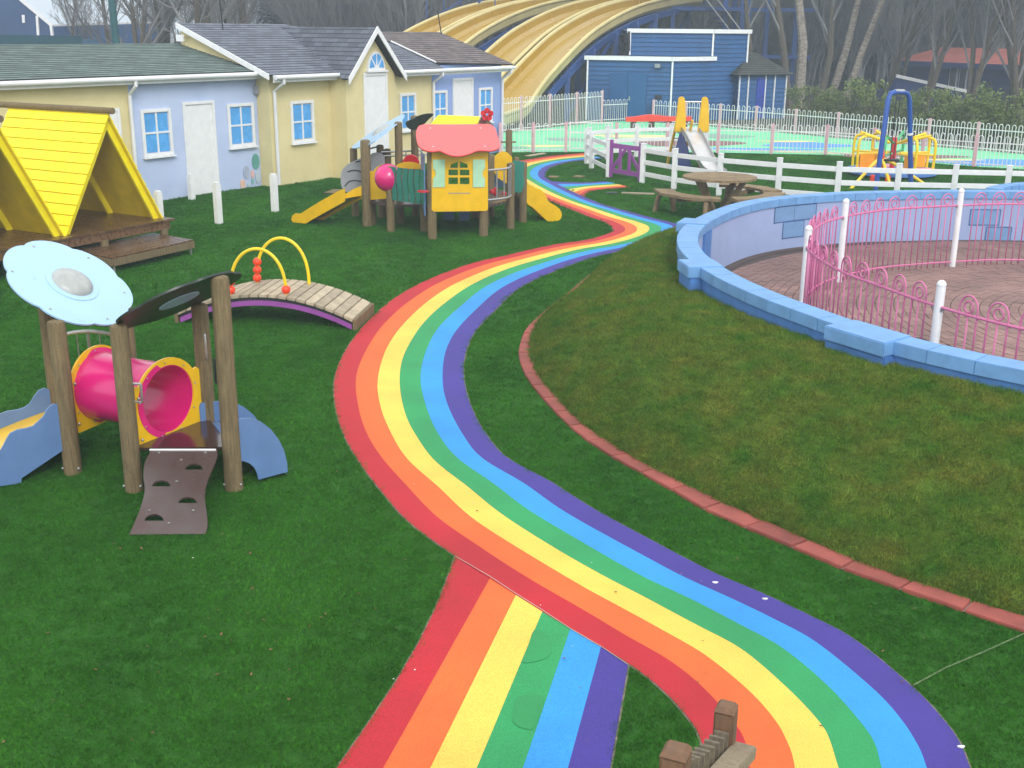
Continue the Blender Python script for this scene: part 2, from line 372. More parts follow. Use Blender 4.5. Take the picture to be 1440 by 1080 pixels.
# ------------------------------------------------------------------ ring wall (arena)
CZ = .95
wp = [(951.5, 337), (957, 352), (988, 378), (1030, 400), (1073, 418), (1100, 431), (1242, 476), (1340, 501), (1440, 521.5), (978, 307), (958, 321), (995, 300), (1015, 290), (1057, 280), (1107, 274), (1180, 269.7), (1288, 267), (1360, 266.5)]
WP = np.array([g(x, y, CZ)[:2] for x, y in wp])
A = np.c_[2 * WP, np.ones(len(WP))]; sol = np.linalg.lstsq(A, (WP ** 2).sum(1), rcond=None)[0]
AC = V((sol[0], sol[1], 0)); AR = math.sqrt(sol[2] + sol[0] ** 2 + sol[1] ** 2)
th = np.arctan2(WP[:, 1] - AC.y, WP[:, 0] - AC.x); rh = np.hypot(WP[:, 0] - AC.x, WP[:, 1] - AC.y)
o_ = np.argsort(th); th, rh = th[o_], rh[o_]
def smooth_r(t):   # kernel regression of the measured radius, falling back to the fitted circle
    dd = (th - t + math.pi) % (2 * math.pi) - math.pi; w = np.exp(-(dd / .14) ** 2); return float((w @ rh + .02 * AR) / (w.sum() + .02))
NA = 180; RAD = [smooth_r(-math.pi + 2 * math.pi * i / NA) for i in range(NA)]
def rad(t):
    f = ((t + math.pi) / (2 * math.pi) * NA) % NA; i = int(f); return lerp(RAD[i % NA], RAD[(i + 1) % NA], f - i)
def ap(t, dr, z): r = rad(t) + dr; return V((AC.x + r * math.cos(t), AC.y + r * math.sin(t), z))
ang = [-math.pi + 2 * math.pi * i / 144 for i in range(145)]
arena = thing('ring_wall', 'large round blue walled enclosure with lavender inner wall beside the grass bank', 'wall', AC)
mb = MB(); mb.strip([ap(t, -.025, -.05) for t in ang], [ap(t, -.025, CZ - .132) for t in ang]); mb.build('outer_face', M_wallblue, arena)
mb = MB(); mb.strip([ap(t, -.27, CZ - .13) for t in ang], [ap(t, -.27, -.02) for t in ang]); mb.build('inner_face', M_lav, arena)
wl = 2 * math.pi * AR; ns = int(wl / .46)
for i in range(ns):
    a0 = 2 * math.pi * i / ns - math.pi; a1 = a0 + 2 * math.pi / ns; ga = .0015 / AR; hz = random.uniform(-.001, .001)
    q = [ap(a0 + ga, -.30, CZ - .135), ap(a0 + ga, 0, CZ - .135), ap(a1 - ga, 0, CZ - .135), ap(a1 - ga, -.30, CZ - .135)]
    MB().hexa(q + [p + V((0, 0, .135 + hz)) for p in q]).build('coping_stone', M_coping, arena, bev=.005)
def pier(px, py, half):
    p = g(px, py, CZ); t = math.atan2(p.y - AC.y, p.x - AC.x); h = half / AR
    for nm, z0, z1, o, mt in (('pier_cap', CZ - .135, CZ + .012, .16, M_coping), ('pier_base', .2, CZ - .138, .13, M_wallblue)):
        q = [ap(t - h, -.31, z0), ap(t - h, o, z0), ap(t + h, o, z0), ap(t + h, -.31, z0)]
        MB().hexa(q + [V((a.x, a.y, z1)) for a in q]).build(nm, mt, arena, bev=.012)
pier(966, 311, .26); pier(972, 371, .26); pier(1214, 468, .38)
# painted blocks on the inner wall
def pblock(x0, y0, x1, y1, edge=.022):
    def on(px, py):
        d = ray(px, py); best = None
        for k in range(721):
            t = k / 720 * math.pi * 1.1; p = ap(t, -.27, 0); s = p.x / d.x if abs(d.x) > 1e-6 else 0
            q = EYEP + d * ((p.y - EYEP.y) / d.y)
            e = abs(q.x - p.x)
            if best is None or e < best[0]: best = (e, t, q.z)
        return best[1], best[2]
    tA, zA = on(x0, y0); tB, zB = on(x1, y1)
    for nm, mt, ins, dr in (('block_outline', M_pline, 0, -.275), ('painted_block', M_pblk, edge, -.279)):
        a0, a1 = max(tA, tB) - ins / AR, min(tA, tB) + ins / AR; z1, z0 = max(zA, zB) - ins, min(zA, zB) + ins
        aa = [lerp(a0, a1, k / 6) for k in range(7)]
        MB().strip([ap(t, dr, z0) for t in aa], [ap(t, dr, z1) for t in aa]).build(nm, mt, arena)
pblock(1089, 291, 1116, 311); pblock(1117, 288, 1147, 308); pblock(1101, 312, 1130, 333); pblock(1365, 294, 1404, 317.5); pblock(1387, 318.5, 1420, 341)
pblock(981, 352, 992, 372)
# brick floor : concentric courses; the nearest 300 are single bricks, the rest one joined part
fl_o = tag(bpy.data.objects.new('arena_floor', None), kind='structure'); fl_o.location = AC; COL.objects.link(fl_o)
mb = MB(); mb.add([ap(t, -.29, .004) for t in ang[:-1]], [tuple(range(144))]); mb.build('mortar_bed', M_bjoint, fl_o)
MB().strip([ap(t, -.275, .03) for t in ang], [ap(t, -.40, .012) for t in ang]).build('floor_edge', M_bjoint, fl_o)
bricks = []
BW, BL = .13, .24
nr = int((AR - .45) / BW)
for j in range(nr):
    r1 = AR - .45 - j * BW; r0_ = r1 - BW
    if r0_ < .3: break
    n = max(6, int(2 * math.pi * r1 / BL)); off = random.random()
    for i in range(n):
        a = 2 * math.pi * (i + off) / n; c = V((AC.x + (r0_ + r1) / 2 * math.cos(a), AC.y + (r0_ + r1) / 2 * math.sin(a), 0))
        px = 720 + FPX * (c - EYEP).dot(rgt) / (c - EYEP).dot(fwd); py = 540 - FPX * (c - EYEP).dot(upv) / (c - EYEP).dot(fwd)
        yl = 350 + .25 * (px - 1000)   # in view only above the near wall
        vis = (px < 1450) and py < 430 + (px - 1100) * .25
        bricks.append(((c - EYEP).length + (0 if vis else 100), a, r0_, r1, 2 * math.pi / n, vis))
bricks.sort(key=lambda b: b[0]); rest = MB()
def bhex(b):
    _, a, r0_, r1, da, _v = b; gp = .005; z = .02 + random.uniform(-.003, .003); q = []
    for r, s in ((r0_ + gp, -1), (r1 - gp, -1), (r1 - gp, 1), (r0_ + gp, 1)):
        t = a + s * (da / 2 - gp / r1); q.append(V((AC.x + r * math.cos(t), AC.y + r * math.sin(t), .003)))
    return q + [V((p.x, p.y, z)) for p in q]
for i, b in enumerate(bricks):
    if i < 290 and b[5]: MB().hexa(bhex(b)).build('brick', M_brick, fl_o, smooth=False)
    elif b[0] < 100: rest.hexa(bhex(b))
rest.build('brick_paving', M_brick, fl_o, kind='stuff', smooth=False)
# small second ring behind
RC = V((11.15, 20.75, 0)); RR = 2.45
sr = thing('small_ring_wall', 'small round blue walled ring behind the large enclosure at the right edge', 'wall', RC)
aa = [t for t in [2 * math.pi * i / 90 for i in range(91)] if (V((RC.x + RR * math.cos(t), RC.y + RR * math.sin(t), 0)) - AC).length > AR + .02]
aa = sorted(((t + math.pi / 2) % (2 * math.pi)) for t in aa); aa = [t - math.pi / 2 for t in aa]
def rp(t, dr, z): return V((RC.x + (RR + dr) * math.cos(t), RC.y + (RR + dr) * math.sin(t), z))
mb = MB(); mb.strip([rp(t, -.02, 0) for t in aa], [rp(t, -.02, .76) for t in aa]); mb.strip([rp(t, -.26, .76) for t in aa], [rp(t, -.26, 0) for t in aa]); mb.build('ring_face', M_wallblue, sr)
for i in range(0, len(aa) - 2, 2):
    a0, a1 = aa[i] + .003, aa[i + 2] - .003
    if a1 - a0 > .3: continue
    q = [rp(a0, -.30, .75), rp(a0, 0, .75), rp(a1, 0, .75), rp(a1, -.30, .75)]
    MB().hexa(q + [p + V((0, 0, .20)) for p in q]).build('coping_stone', M_coping, sr, bev=.012)

# ------------------------------------------------------------------ kerb of red slabs
KO = [(770, 435.5), (741, 463), (730, 491), (731, 510.5), (742, 535.5), (762, 560.5), (789.5, 591), (825.5, 621.6), (875.5, 653.6), (925.5, 680), (1000, 724), (1070, 753), (1131.5, 780), (1199, 808), (1278, 835.5), (1358, 863), (1440, 891)]
KI = [(779, 434), (754, 463), (747, 491), (750, 510.5), (761.6, 535.5), (779, 556), (809, 588), (836.6, 610.5), (886.6, 644), (956, 680), (1033.6, 717.7), (1088.6, 742), (1147, 768), (1214, 795.6), (1289, 823), (1368.5, 849), (1446, 871)]
hid = [V((4.5, 21.9, 0)), V((3.3, 21.2, 0)), V((2.4, 20.3, 0)), V((1.68, 19.15, 0)), V((1.22, 18.0, 0)), g(795, 417)]
hidi = [p + V((.10, -.10, 0)) for p in hid]
ko = hid + [g(*p) for p in KO]; ki = hidi + [g(*p) for p in KI]
e = (ko[-1] - ko[-3]).normalized(); ko += [ko[-1] + e * 1.2 + V((0, .12, 0)), ko[-1] + e * 3 + V((0, .6, 0)), ko[-1] + e * 5 + V((0, 1.6, 0))]
ki += [p + V((.06, .15, 0)) for p in ko[-3:]]
ko = catmull(ko, 6); ki = catmull(ki, 6)
nk = int(length(ko) / .45); KOr = resample(ko, nk + 1); 
def nearest(P, q): return min(P, key=lambda p: (p - q).length)
kid = resample(ki, 900); KIr = [nearest(kid, p) for p in KOr]
kerb = tag(bpy.data.objects.new('kerb', None), kind='structure'); COL.objects.link(kerb)
MB().strip(up(KOr, .012), up(KIr, .012)).build('kerb_mortar', M_joint, kerb)
for i in range(nk):
    gp = .012; a, b, c, d = KOr[i].lerp(KOr[i + 1], gp), KOr[i + 1].lerp(KOr[i], gp), KIr[i + 1].lerp(KIr[i], gp), KIr[i].lerp(KIr[i + 1], gp)
    q = up([a, b, c, d], -.02); z = .028 + random.uniform(-.004, .004)
    MB().hexa(q + up([a, b, c, d], z)).build('kerb_slab', M_kerb, kerb, bev=.006)
# ------------------------------------------------------------------ grass bank between kerb and ring wall
NB, NT = 110, 14
KB = resample(ki, NB)
t0 = math.atan2(WP[9][1] - AC.y, WP[9][0] - AC.x); pA = g(968, 312, CZ); t0 = math.atan2(pA.y - AC.y, pA.x - AC.x) - .35
t1 = t0 + 2.85
tw = [lerp(t0, t1, (i / (NB - 1)) ** 1.0) for i in range(NB)]
WB = [ap(t, -.02, 0) for t in tw]
mv = []; 
for i in range(NB):
    ph = min(1, i / 14)
    e_ = min(max((i / (NB - 1) - .22) / .33, 0), 1); e_ = e_ * e_ * (3 - 2 * e_); pw = lerp(3.9, 2.9, e_)
    for j in range(NT + 1):
        t = (j / NT) ** 1.5; p = KB[i].lerp(WB[i], t); hgt = lerp(.60, .715, e_) * (1 - (1 - t) ** pw)
        lump = .018 * math.sin(p.x * 5.1 + p.y * 2.3) * math.sin(p.y * 4.3 - p.x * 1.7) * math.sin(math.pi * t)
        mv.append(V((p.x, p.y, .012 + hgt + lump)))
mf = [(i * (NT + 1) + j, (i + 1) * (NT + 1) + j, (i + 1) * (NT + 1) + j + 1, i * (NT + 1) + j + 1) for i in range(NB - 1) for j in range(NT)]
mb = MB(); mb.add(mv, mf); mound = mb.build('grass_bank', M_mound, kind='structure')
bm = bmesh.new(); bm.from_mesh(mound.data); bmesh.ops.recalc_face_normals(bm, faces=bm.faces)
if sum(f.normal.z for f in bm.faces) < 0: bmesh.ops.reverse_faces(bm, faces=bm.faces)
bm.to_mesh(mound.data); bm.free()
mound_poly = [p for p in KB] + [p for p in reversed(WB)]

# ------------------------------------------------------------------ grass blades
def tuft(name, nb, r, h, w, m, lean=.5):
    mb = MB(); rr = random.Random(nb)
    for i in range(nb):
        a, d = rr.uniform(0, 6.28), r * math.sqrt(rr.random()); x, y = d * math.cos(a), d * math.sin(a)
        f = rr.uniform(0, 6.28); hh = h * rr.uniform(.6, 1.1); l = hh * lean * rr.uniform(.2, 1.3); b = rr.uniform(0, 6.28)
        dx, dy = w / 2 * math.cos(f), w / 2 * math.sin(f)
        mb.add([(x - dx, y - dy, 0), (x + dx, y + dy, 0), (x + l * math.cos(b), y + l * math.sin(b), hh)], [(0, 1, 2)])
    o = mb.build(name, m, smooth=False, kind='stuff'); return o
band = [PR, PV]
path_poly = PR + PV[::-1]; br_poly = lines[0] + lines[6][::-1]; kerb_poly = KOr + KIr[::-1]; far_poly = fl[0] + fl[6][::-1]
def thin(P, k): return P[::k]
def turf_pts(y0, y1, dens):
    pts = []
    n = int((y1 - y0) * (y1 * .98 + 4) * dens); X = RNG.uniform(-.49 * y1 - 2, .49 * y1 + 2, n); Y = RNG.uniform(y0, y1, n)
    ok = ~inpoly(X, Y, thin(path_poly, 2)) & ~inpoly(X, Y, br_poly) & ~inpoly(X, Y, mound_poly) & ~inpoly(X, Y, kerb_poly)
    ok &= np.hypot(X - AC.x, Y - AC.y) > AR + .1
    ok &= np.abs(X) < Y * .5 + 2.4
    ok &= ~inpoly(X, Y, far_poly) & inpoly(X, Y, lawn_poly) & (np.hypot(X - 11.15, Y - 20.75) > 2.5)
    # behind the cottage front
    ok &= ((X + 6.32) * -.845 + (Y - 28.55) * .535) < -.05
    return np.c_[X[ok], Y[ok], np.zeros(ok.sum())]
P1 = turf_pts(4.2, 9, 900); P2 = turf_pts(9, 15, 480); P3 = turf_pts(15, 25, 190); P4 = turf_pts(25, 37, 120)
P = np.r_[P1, P2, P3, P4]; n = len(P)
sc = np.r_[np.full(len(P1), 1.0), np.full(len(P2), 1.25), np.full(len(P3), 1.7), np.full(len(P4), 2.1)] * RNG.uniform(.75, 1.25, n)
rot = np.c_[np.zeros(n), np.zeros(n), RNG.uniform(0, 6.28, n)]
t = tuft('grass_tuft', 22, .045, .020, .0045, M_blade, 1.3); t.location = (-3, 6.5, 0)
scatter('turf_grass', P, rot, sc, t, 'short artificial grass covering the play area')
# bank grass
def bary_pts(n):
    I = RNG.integers(0, NB - 1, n * 3); J = RNG.random(n * 3) * NT; out = []
    ai = np.array([(mv[(i + 1) * (NT + 1) + 7] - mv[i * (NT + 1) + 7]).length * (KB[i] - WB[i]).length for i in range(NB - 1)]); ai /= ai.max()
    keep = RNG.random(n * 3) < ai[I]; A_ = np.array([tuple(p) for p in mv]).reshape(NB, NT + 1, 3); I = I[keep]; J = J[keep]
    j0 = np.minimum(J.astype(int), NT - 1); fj = (J - j0)[:, None]; fi = RNG.random(len(I))[:, None]
    return (A_[I, j0] * (1 - fj) + A_[I, j0 + 1] * fj) * (1 - fi) + (A_[I + 1, j0] * (1 - fj) + A_[I + 1, j0 + 1] * fj) * fi
Pm = bary_pts(30000); n = len(Pm)
rot = np.c_[RNG.normal(0, .2, n), RNG.normal(0, .2, n), RNG.uniform(0, 6.28, n)]
t = tuft('bank_tuft', 16, .055, .052, .005, M_mblade, 1.4); t.location = tuple(Pm[0])
scatter('bank_grass', Pm, rot, RNG.uniform(.45, 1.3, n), t, 'rough patchy natural grass on the sloping bank')
# ------------------------------------------------------------------ cottages : local frame u (along), v (back), z
CO = V((-6.32, 28.55, 0)); CU = V((.535, .845, 0)).normalized(); CN = V((-CU.y, CU.x, 0))
def cuv(u, v, z=0): return CO + CU * u + CN * v + V((0, 0, z))
def on_v(px, py, v):
    p = onpl(px, py, CO + CN * v, CN) - CO; return p.dot(CU), p.z
def roofmat(name, c, c2):
    m = mat(name, c, .75, col2=c2, scale=2.2, fine=.25, fscale=60, bump=.5, bscale=90); t = m.node_tree; N = t.nodes; L = t.links
    uv = N.new('ShaderNodeUVMap'); bt = N.new('ShaderNodeTexBrick'); bt.inputs['Scale'].default_value = 1; bt.inputs['Brick Width'].default_value = .30; bt.inputs['Row Height'].default_value = .15
    bt.inputs['Mortar Size'].default_value = .006; bt.inputs['Color1'].default_value = (1.2, 1.2, 1.2, 1); bt.inputs['Color2'].default_value = (.72, .72, .72, 1); bt.inputs['Mortar'].default_value = (.35, .35, .35, 1)
    L.new(uv.outputs[0], bt.inputs['Vector']); b = N['Principled BSDF']; src = b.inputs['Base Color'].links[0].from_socket
    mx = N.new('ShaderNodeMix'); mx.data_type = 'RGBA'; mx.blend_type = 'MULTIPLY'; mx.inputs['Factor'].default_value = 1
    L.new(src, mx.inputs['A']); L.new(bt.outputs['Color'], mx.inputs['B']); L.new(mx.outputs['Result'], b.inputs['Base Color']); return m
M_rgreen = roofmat('green_shingles', (.125, .18, .16), (.10, .15, .135)); M_rslate = roofmat('slate_shingles', (.145, .165, .205), (.115, .13, .165))
M_rslate2 = roofmat('dark_slate_shingles', (.105, .12, .15), (.08, .09, .118)); M_rbrown = roofmat('brown_shingles', (.17, .14, .135), (.12, .10, .10))
M_gut = mat('white_gutter', (.74, .75, .77), .35, var=.05, scale=2)
def clip(poly, s0, s1):
    def cut(P, f):
        out = []
        for i in range(len(P)):
            a, b = P[i], P[(i + 1) % len(P)]; fa, fb = f(a), f(b)
            if fa >= 0: out.append(a)
            if (fa >= 0) != (fb >= 0): t = fa / (fa - fb); out.append((a[0] + (b[0] - a[0]) * t, a[1] + (b[1] - a[1]) * t))
        return out
    P = cut(poly, lambda p: p[1] - s0)
    return cut(P, lambda p: s1 - p[1]) if len(P) > 2 else []
def courses(name, poly3, mt, parent, ex=None):   # shingle courses over a planar roof polygon; ex = along-eave direction
    P = [V(p) for p in poly3]; nr = V((0, 0, 0))
    for i in range(len(P)): nr += P[i].cross(P[(i + 1) % len(P)])
    nr.normalize()
    if nr.z < 0: nr = -nr
    ex = V(ex) if ex is not None else CU
    ex = (ex - nr * ex.dot(nr)).normalized(); es = nr.cross(ex)
    if es.z < 0: es = -es
    o = P[0]; q = [((p - o).dot(ex), (p - o).dot(es)) for p in P]; s0, s1 = min(a[1] for a in q), max(a[1] for a in q)
    mb = MB(); mb.uv = []; k = 0; s = s0
    while s < s1 - 1e-4:
        c = clip(q, s, min(s + .15, s1))
        if len(c) > 2:
            vs = []
            for a in c:
                h = .010 * (1 - (a[1] - s) / .15) + .002; vs.append(o + ex * a[0] + es * a[1] + nr * h); mb.uv.append((a[0], a[1] - s0))
            mb.add(vs, [tuple(range(len(vs)))])
            lo = [a for a in c if a[1] < s + 1e-4]
            if len(lo) >= 2:
                lo = [min(lo), max(lo)]; vv = []
                for a in lo:
                    for h in (.012, 0): vv.append(o + ex * a[0] + es * a[1] + nr * h); mb.uv.append((a[0], a[1] - s0))
                mb.add(vv, [(0, 2, 3, 1)])
        s += .15
    # deck under the shingles
    b0 = len(mb.v); mb.add([p - nr * .03 for p in P], [tuple(range(len(P)))]); mb.uv += [(0, 0)] * len(P)
    return mb.build(name, mt, parent, smooth=False)
def wallbox(name, u0, u1, v0, v1, z1, mt, parent):
    q = [cuv(u0, v0), cuv(u1, v0), cuv(u1, v1), cuv(u0, v1)]
    return MB().hexa(q + [p + V((0, 0, z1)) for p in q]).build(name, mt, parent)
def win(u0, u1, z0, z1, v, parent, nx=2, nz=2):
    f = MB(); b = .075; pj = .05
    def r(a0, a1, b0, b1, p0=0, p1=pj): f.box(cuv((a0 + a1) / 2, v - (p0 + p1) / 2, (b0 + b1) / 2), (a1 - a0, p1 - p0, b1 - b0), CU, CN)
    r(u0, u0 + b, z0, z1); r(u1 - b, u1, z0, z1); r(u0 + b, u1 - b, z1 - b, z1); r(u0 + b, u1 - b, z0, z0 + b)
    fo = f.build('window', M_white, parent, bev=.008)
    MB().box(cuv((u0 + u1) / 2, v - .05, z0 - .02), (u1 - u0 + .06, .10, .036), CU, CN).build('sill', M_white, fo, bev=.006)
    w, h = (u1 - u0 - 2 * b), (z1 - z0 - 2 * b); bw = .042
    for i in range(nx):
        for j in range(nz):
            uc = u0 + b + w * (i + .5) / nx; zc = z0 + b + h * (j + .5) / nz
            MB().box(cuv(uc, v - .008, zc), (w / nx - bw, .012, h / nz - bw), CU, CN).build('pane', M_pane, fo)
    MB().box(cuv((u0 + u1) / 2, v - .017, (z0 + z1) / 2), (bw, .03, h), CU, CN).build('glazing_bar', M_white, fo)
    for s in (-1, 1): MB().box(cuv((u0 + u1) / 2 + s * (w / 4 + bw / 4), v - .017, (z0 + z1) / 2), (w / 2 - bw / 2 - .001, .028, bw), CU, CN).build('glazing_bar', M_white, fo)
def door(u0, u1, z1, v, parent):
    f = MB(); b = .07
    for a0, a1, b0, b1 in ((u0, u0 + b, 0, z1), (u1 - b, u1, 0, z1), (u0 + b, u1 - b, z1 - b, z1)):
        f.box(cuv((a0 + a1) / 2, v - .025, (b0 + b1) / 2), (a1 - a0, .05, b1 - b0), CU, CN)
    d = MB().box(cuv((u0 + u1) / 2, v - .008, (z1 - b) / 2 + .005), (u1 - u0 - 2 * b - .006, .02, z1 - b - .012), CU, CN).build('door', M_white, parent)
    f.build('door_frame', M_white, d, bev=.006)
def gutter(u0, u1, v, z, parent):
    MB().tube([cuv(u0, v, z), cuv(u1, v, z)], .055, 10).build('gutter', M_gut, parent)
    MB().box(cuv((u0 + u1) / 2, v + .075, z - .03), (u1 - u0, .02, .17), CU, CN).build('fascia', M_white, parent)
def downpipe(u, v, zt, parent, off=.30):
    MB().tube([cuv(u, v - off, zt), cuv(u, v - off, zt - .12), cuv(u, v - .07, zt - .32), cuv(u, v - .07, .05)], .042, 8).build('downpipe', M_gut, parent)
SL = .38
# cottage 1: green roof
c1 = thing('cottage', 'long low cottage with green shingle roof, part yellow and part pale blue front', 'cottage', cuv(-4, 1))
wallbox('yellow_wall', -13, -3.80, 0, 2.4, 2.77, M_yrender, c1); wallbox('blue_wall', -3.80, .05, .001, 2.4, 2.77, M_brender, c1)
courses('roof', [cuv(-13, -.26, 2.77), cuv(.06, -.26, 2.77), cuv(.06, 2.45, 3.37), cuv(-13, 2.45, 3.37)], M_rgreen, c1)
gutter(-13, .04, -.30, 2.70, c1); downpipe(-3.83, 0, 2.68, c1)
for a, b in ((-3.54, -2.70), (-.97, -.11)): win(a, b, 1.0, 2.03, 0, c1)
win(-6.9, -6.05, 1.0, 2.03, 0, c1); door(-2.34, -1.38, 2.14, 0, c1)
door(-5.0, -4.1, 2.1, 0, c1)
MB().box(cuv(-.02, -.06, 2.32), (.12, .12, .22), CU, CN).build('wall_lamp', M_grey, c1, bev=.02)
# painted stones at the corner
for k, (px, py, rx, rz, cc) in enumerate([(359, 227, .125, .19, (96, 160, 152)), (346, 242, .105, .16, (170, 180, 202)), (354.5, 245, .05, .10, (226, 180, 170)), (341, 258.5, .085, .11, (228, 190, 172)), (354.5, 255, .04, .075, (122, 176, 170)), (362, 249, .085, .155, (182, 200, 216)), (349, 260, .04, .05, (180, 205, 215))]):
    uu, zz = on_v(px, py, 0); P_ = [cuv(min(uu + rx * math.cos(a * .3927), .16), -.012 - k * .0012, max(.01, zz + rz * math.sin(a * .3927))) for a in range(16)]
    MB().prism(P_, .018, nrm=CN).build('painted_stone', mat('stone_paint', srgb(*cc), .7, var=.08, scale=6), c1)
# cottage 2: slate roof with gabled porch
c2 = thing('cottage', 'yellow cottage with grey slate roof and a steep white gabled porch over its door', 'cottage', cuv(3, 1))
wallbox('yellow_wall', 0.06, 6.70, -.40, 3.6, 2.76, M_yrender, c2)
rz = lambda v: 2.70 + SL * (v + .7)
RV = 2.34
q0, q1 = cuv(-.22, -.72, rz(-.72)), cuv(-.22, RV, rz(RV))
def onroof(px, py): return onpl(px, py, cuv(0, -.7, 2.70), (CN * -SL + V((0, 0, 1))))
hA, hB = onroof(613, 90), onroof(550, 60.5)
courses('roof', [q0, cuv(6.9, -.72, rz(-.72)), hB, cuv(3.6, RV, rz(RV)), q1], M_rslate, c2)
# gable end triangle above the green roof + bargeboard
zt = [(-.4, rz(-.4) - .06), (RV, rz(RV) - .06)]
MB().prism([cuv(-.04, -.36, 2.71), cuv(-.04, -.36, rz(-.36) - .05), cuv(-.04, RV, rz(RV) - .05), cuv(-.04, RV, 2.61)], .12).build('gable_wall', M_yrender, c2)
def board(name, a, b, h, th, mt, parent, perp): # board hanging under line a-b
    a, b = V(a), V(b); d = V((0, 0, -h)); MB().prism([a, b, b + d, a + d], th, nrm=perp).build(name, mt, parent)
board('bargeboard', q0 + CU * -.02 + V((0, 0, .02)), q1 + CU * -.02 + V((0, 0, .02)), .13, .03, M_white, c2, CU)
MB().box(cuv(-.26, 2.2, rz(RV) - .35), (.05, .24, .16), CU, CN).build('vent_louvre', M_white, c2)
gutter(-.1, 2.2, -.80, 2.63, c2); gutter(4.75, 10.55, -.80, 2.63, c2); downpipe(.18, -.4, 2.62, c2, .40); downpipe(6.70, -.4, 2.62, c2, .40)
PVv = -.95; pu, pz = on_v(530.5, 39, PVv - .25); pl = on_v(490, 112, PVv - .25); pr = on_v(571, 107, PVv - .25)
hw = (pr[0] - pl[0]) / 2; pu = (pl[0] + pr[0]) / 2; zb = (pl[1] + pr[1]) / 2
w0, w1 = pu - hw + .18, pu + hw - .18
sl2 = (pz - zb) / hw
wz = lambda u: pz - sl2 * abs(u - pu) - .12
MB().prism([cuv(w0, PVv + .3, 0), cuv(w1, PVv + .3, 0), cuv(w1, PVv + .3, wz(w1)), cuv(pu, PVv + .3, wz(pu)), cuv(w0, PVv + .3, wz(w0))], .6, nrm=CN).build('porch_wall', M_yrender, c2)
back = RV + .3
for s, nm in ((-1, 0), (1, 1)):
    e0 = cuv(pu + s * hw, PVv - .25, zb); e1 = cuv(pu, PVv - .25, pz)
    # valley with main roof: where the porch slope meets the main slope
    vz = lambda z: (z - 2.70) / SL - .7
    courses('porch_roof', [e0, e1, cuv(pu, vz(pz) , pz), cuv(pu + s * hw, vz(zb + .05), zb)], M_rslate2, c2, ex=CN)
    board('bargeboard', e0 - CN * .02 + V((0, 0, .04)), e1 - CN * .02 + V((0, 0, .04)), .17, .03, M_white, c2, CN)
door(2.94, 3.92, 2.66, PVv, c2)
uu, zz = 3.47, 2.72
fo = MB().prism([cuv(uu + .36 * math.cos(a), PVv - .025, zz + .48 * math.sin(a)) for a in [math.pi * k / 14 for k in range(15)]], .05, nrm=CN).build('arched_window', M_white, c2)
for k in range(4):
    a0, a1 = math.pi * k / 4 + .07, math.pi * (k + 1) / 4 - .07; r1 = .88
    P_ = [cuv(uu + .09 * math.cos((a0 + a1) / 2), PVv - .055, zz + .05 + .09 * math.sin((a0 + a1) / 2))] + [cuv(uu + .29 * math.cos(lerp(a0, a1, j / 5)), PVv - .055, zz + .035 + .385 * math.sin(lerp(a0, a1, j / 5))) for j in range(6)]
    MB().prism(P_, .014, nrm=CN).build('pane', M_pane, fo)
MB().box(cuv(uu, PVv - .05, zz - .02), (.86, .10, .05), CU, CN).build('sill', M_white, fo)
win(.76, 1.60, 1.0, 2.03, -.40, c2); win(5.16, 5.90, 1.0, 2.04, -.40, c2)
# cottage 3: brown roof
c3 = thing('cottage', 'end cottage with brown shingle roof and deeper blue front by the white railings', 'cottage', cuv(8.6, 1))
wallbox('blue_wall', 6.705, 10.40, -.401, 3.2, 2.76, M_brender2, c3)
br0 = cuv(10.62, -.72, rz(-.72)); hip = onroof(618, 46.6); rl = onroof(541, 44.4)
up3 = V((0, 0, .03)); rr_ = (hip - CO); hv = rr_.dot(CN); hu = rr_.dot(CU)
courses('roof', [hA + up3, br0 + up3, hip + up3, cuv(4.6, hv, rz(hv)) + up3, hB + up3], M_rbrown, c3)
courses('roof_back', [br0 + up3, cuv(10.62, 2 * hv + .72, rz(-.72)) + up3, hip + up3], M_rbrown, c3, ex=CN)
MB().tube([hA + V((0, 0, .05)), hB + V((0, 0, .05))], .025, 6).build('roof_flashing', M_white, c3)
MB().tube([cuv(10.36, -.80, 2.62), cuv(10.36, -.8, 2.5), cuv(10.36, -.47, 2.28), cuv(10.36, -.47, .05)], .042, 8).build('downpipe', M_gut, c3)
win(6.70, 7.42, 1.0, 2.05, -.401, c3); win(9.10, 9.84, 1.0, 2.05, -.401, c3); door(7.72, 8.78, 2.37, -.401, c3)
# aerials
ae = MB().tube([onroof(313.5, 42), onroof(313.5, 42) + V((-.08, 0, 1.6))], .018, 6).build('roof_aerial', M_black); tag(ae, 'thin black aerial rod on the grey slate roof', 'aerial', 'roof aerials')
pb = onroof(621, 50); ae = MB().tube([pb, pb + V((-.12, 0, .75))], .018, 6).build('roof_aerial', M_black); tag(ae, 'thin black aerial rod on the brown roof end', 'aerial', 'roof aerials')

# ------------------------------------------------------------------ white bollards
bol = ['white square bollard before the white door of the blue cottage front', 'white square bollard nearest the camera of those on the open turf', 'tall white bollard in front of the yellow cottage downpipe', 'white bollard beside the right foot of the yellow A-frame hut']
for (px, py, h), lb in zip([(270, 281, .55), (308, 315, .80), (387, 298, .78), (226, 323, .72)], bol):
    b = g(px, py); o = thing('bollard', lb, 'bollard', b, 'white bollards along the cottages')
    MB().box(b + V((0, 0, h / 2)), (.13, .13, h), CU, CN).build('shaft', M_white, o, bev=.012)
    MB().box(b + V((0, 0, h + .018)), (.115, .115, .034), CU, CN).build('cap', M_white, o, bev=.012)

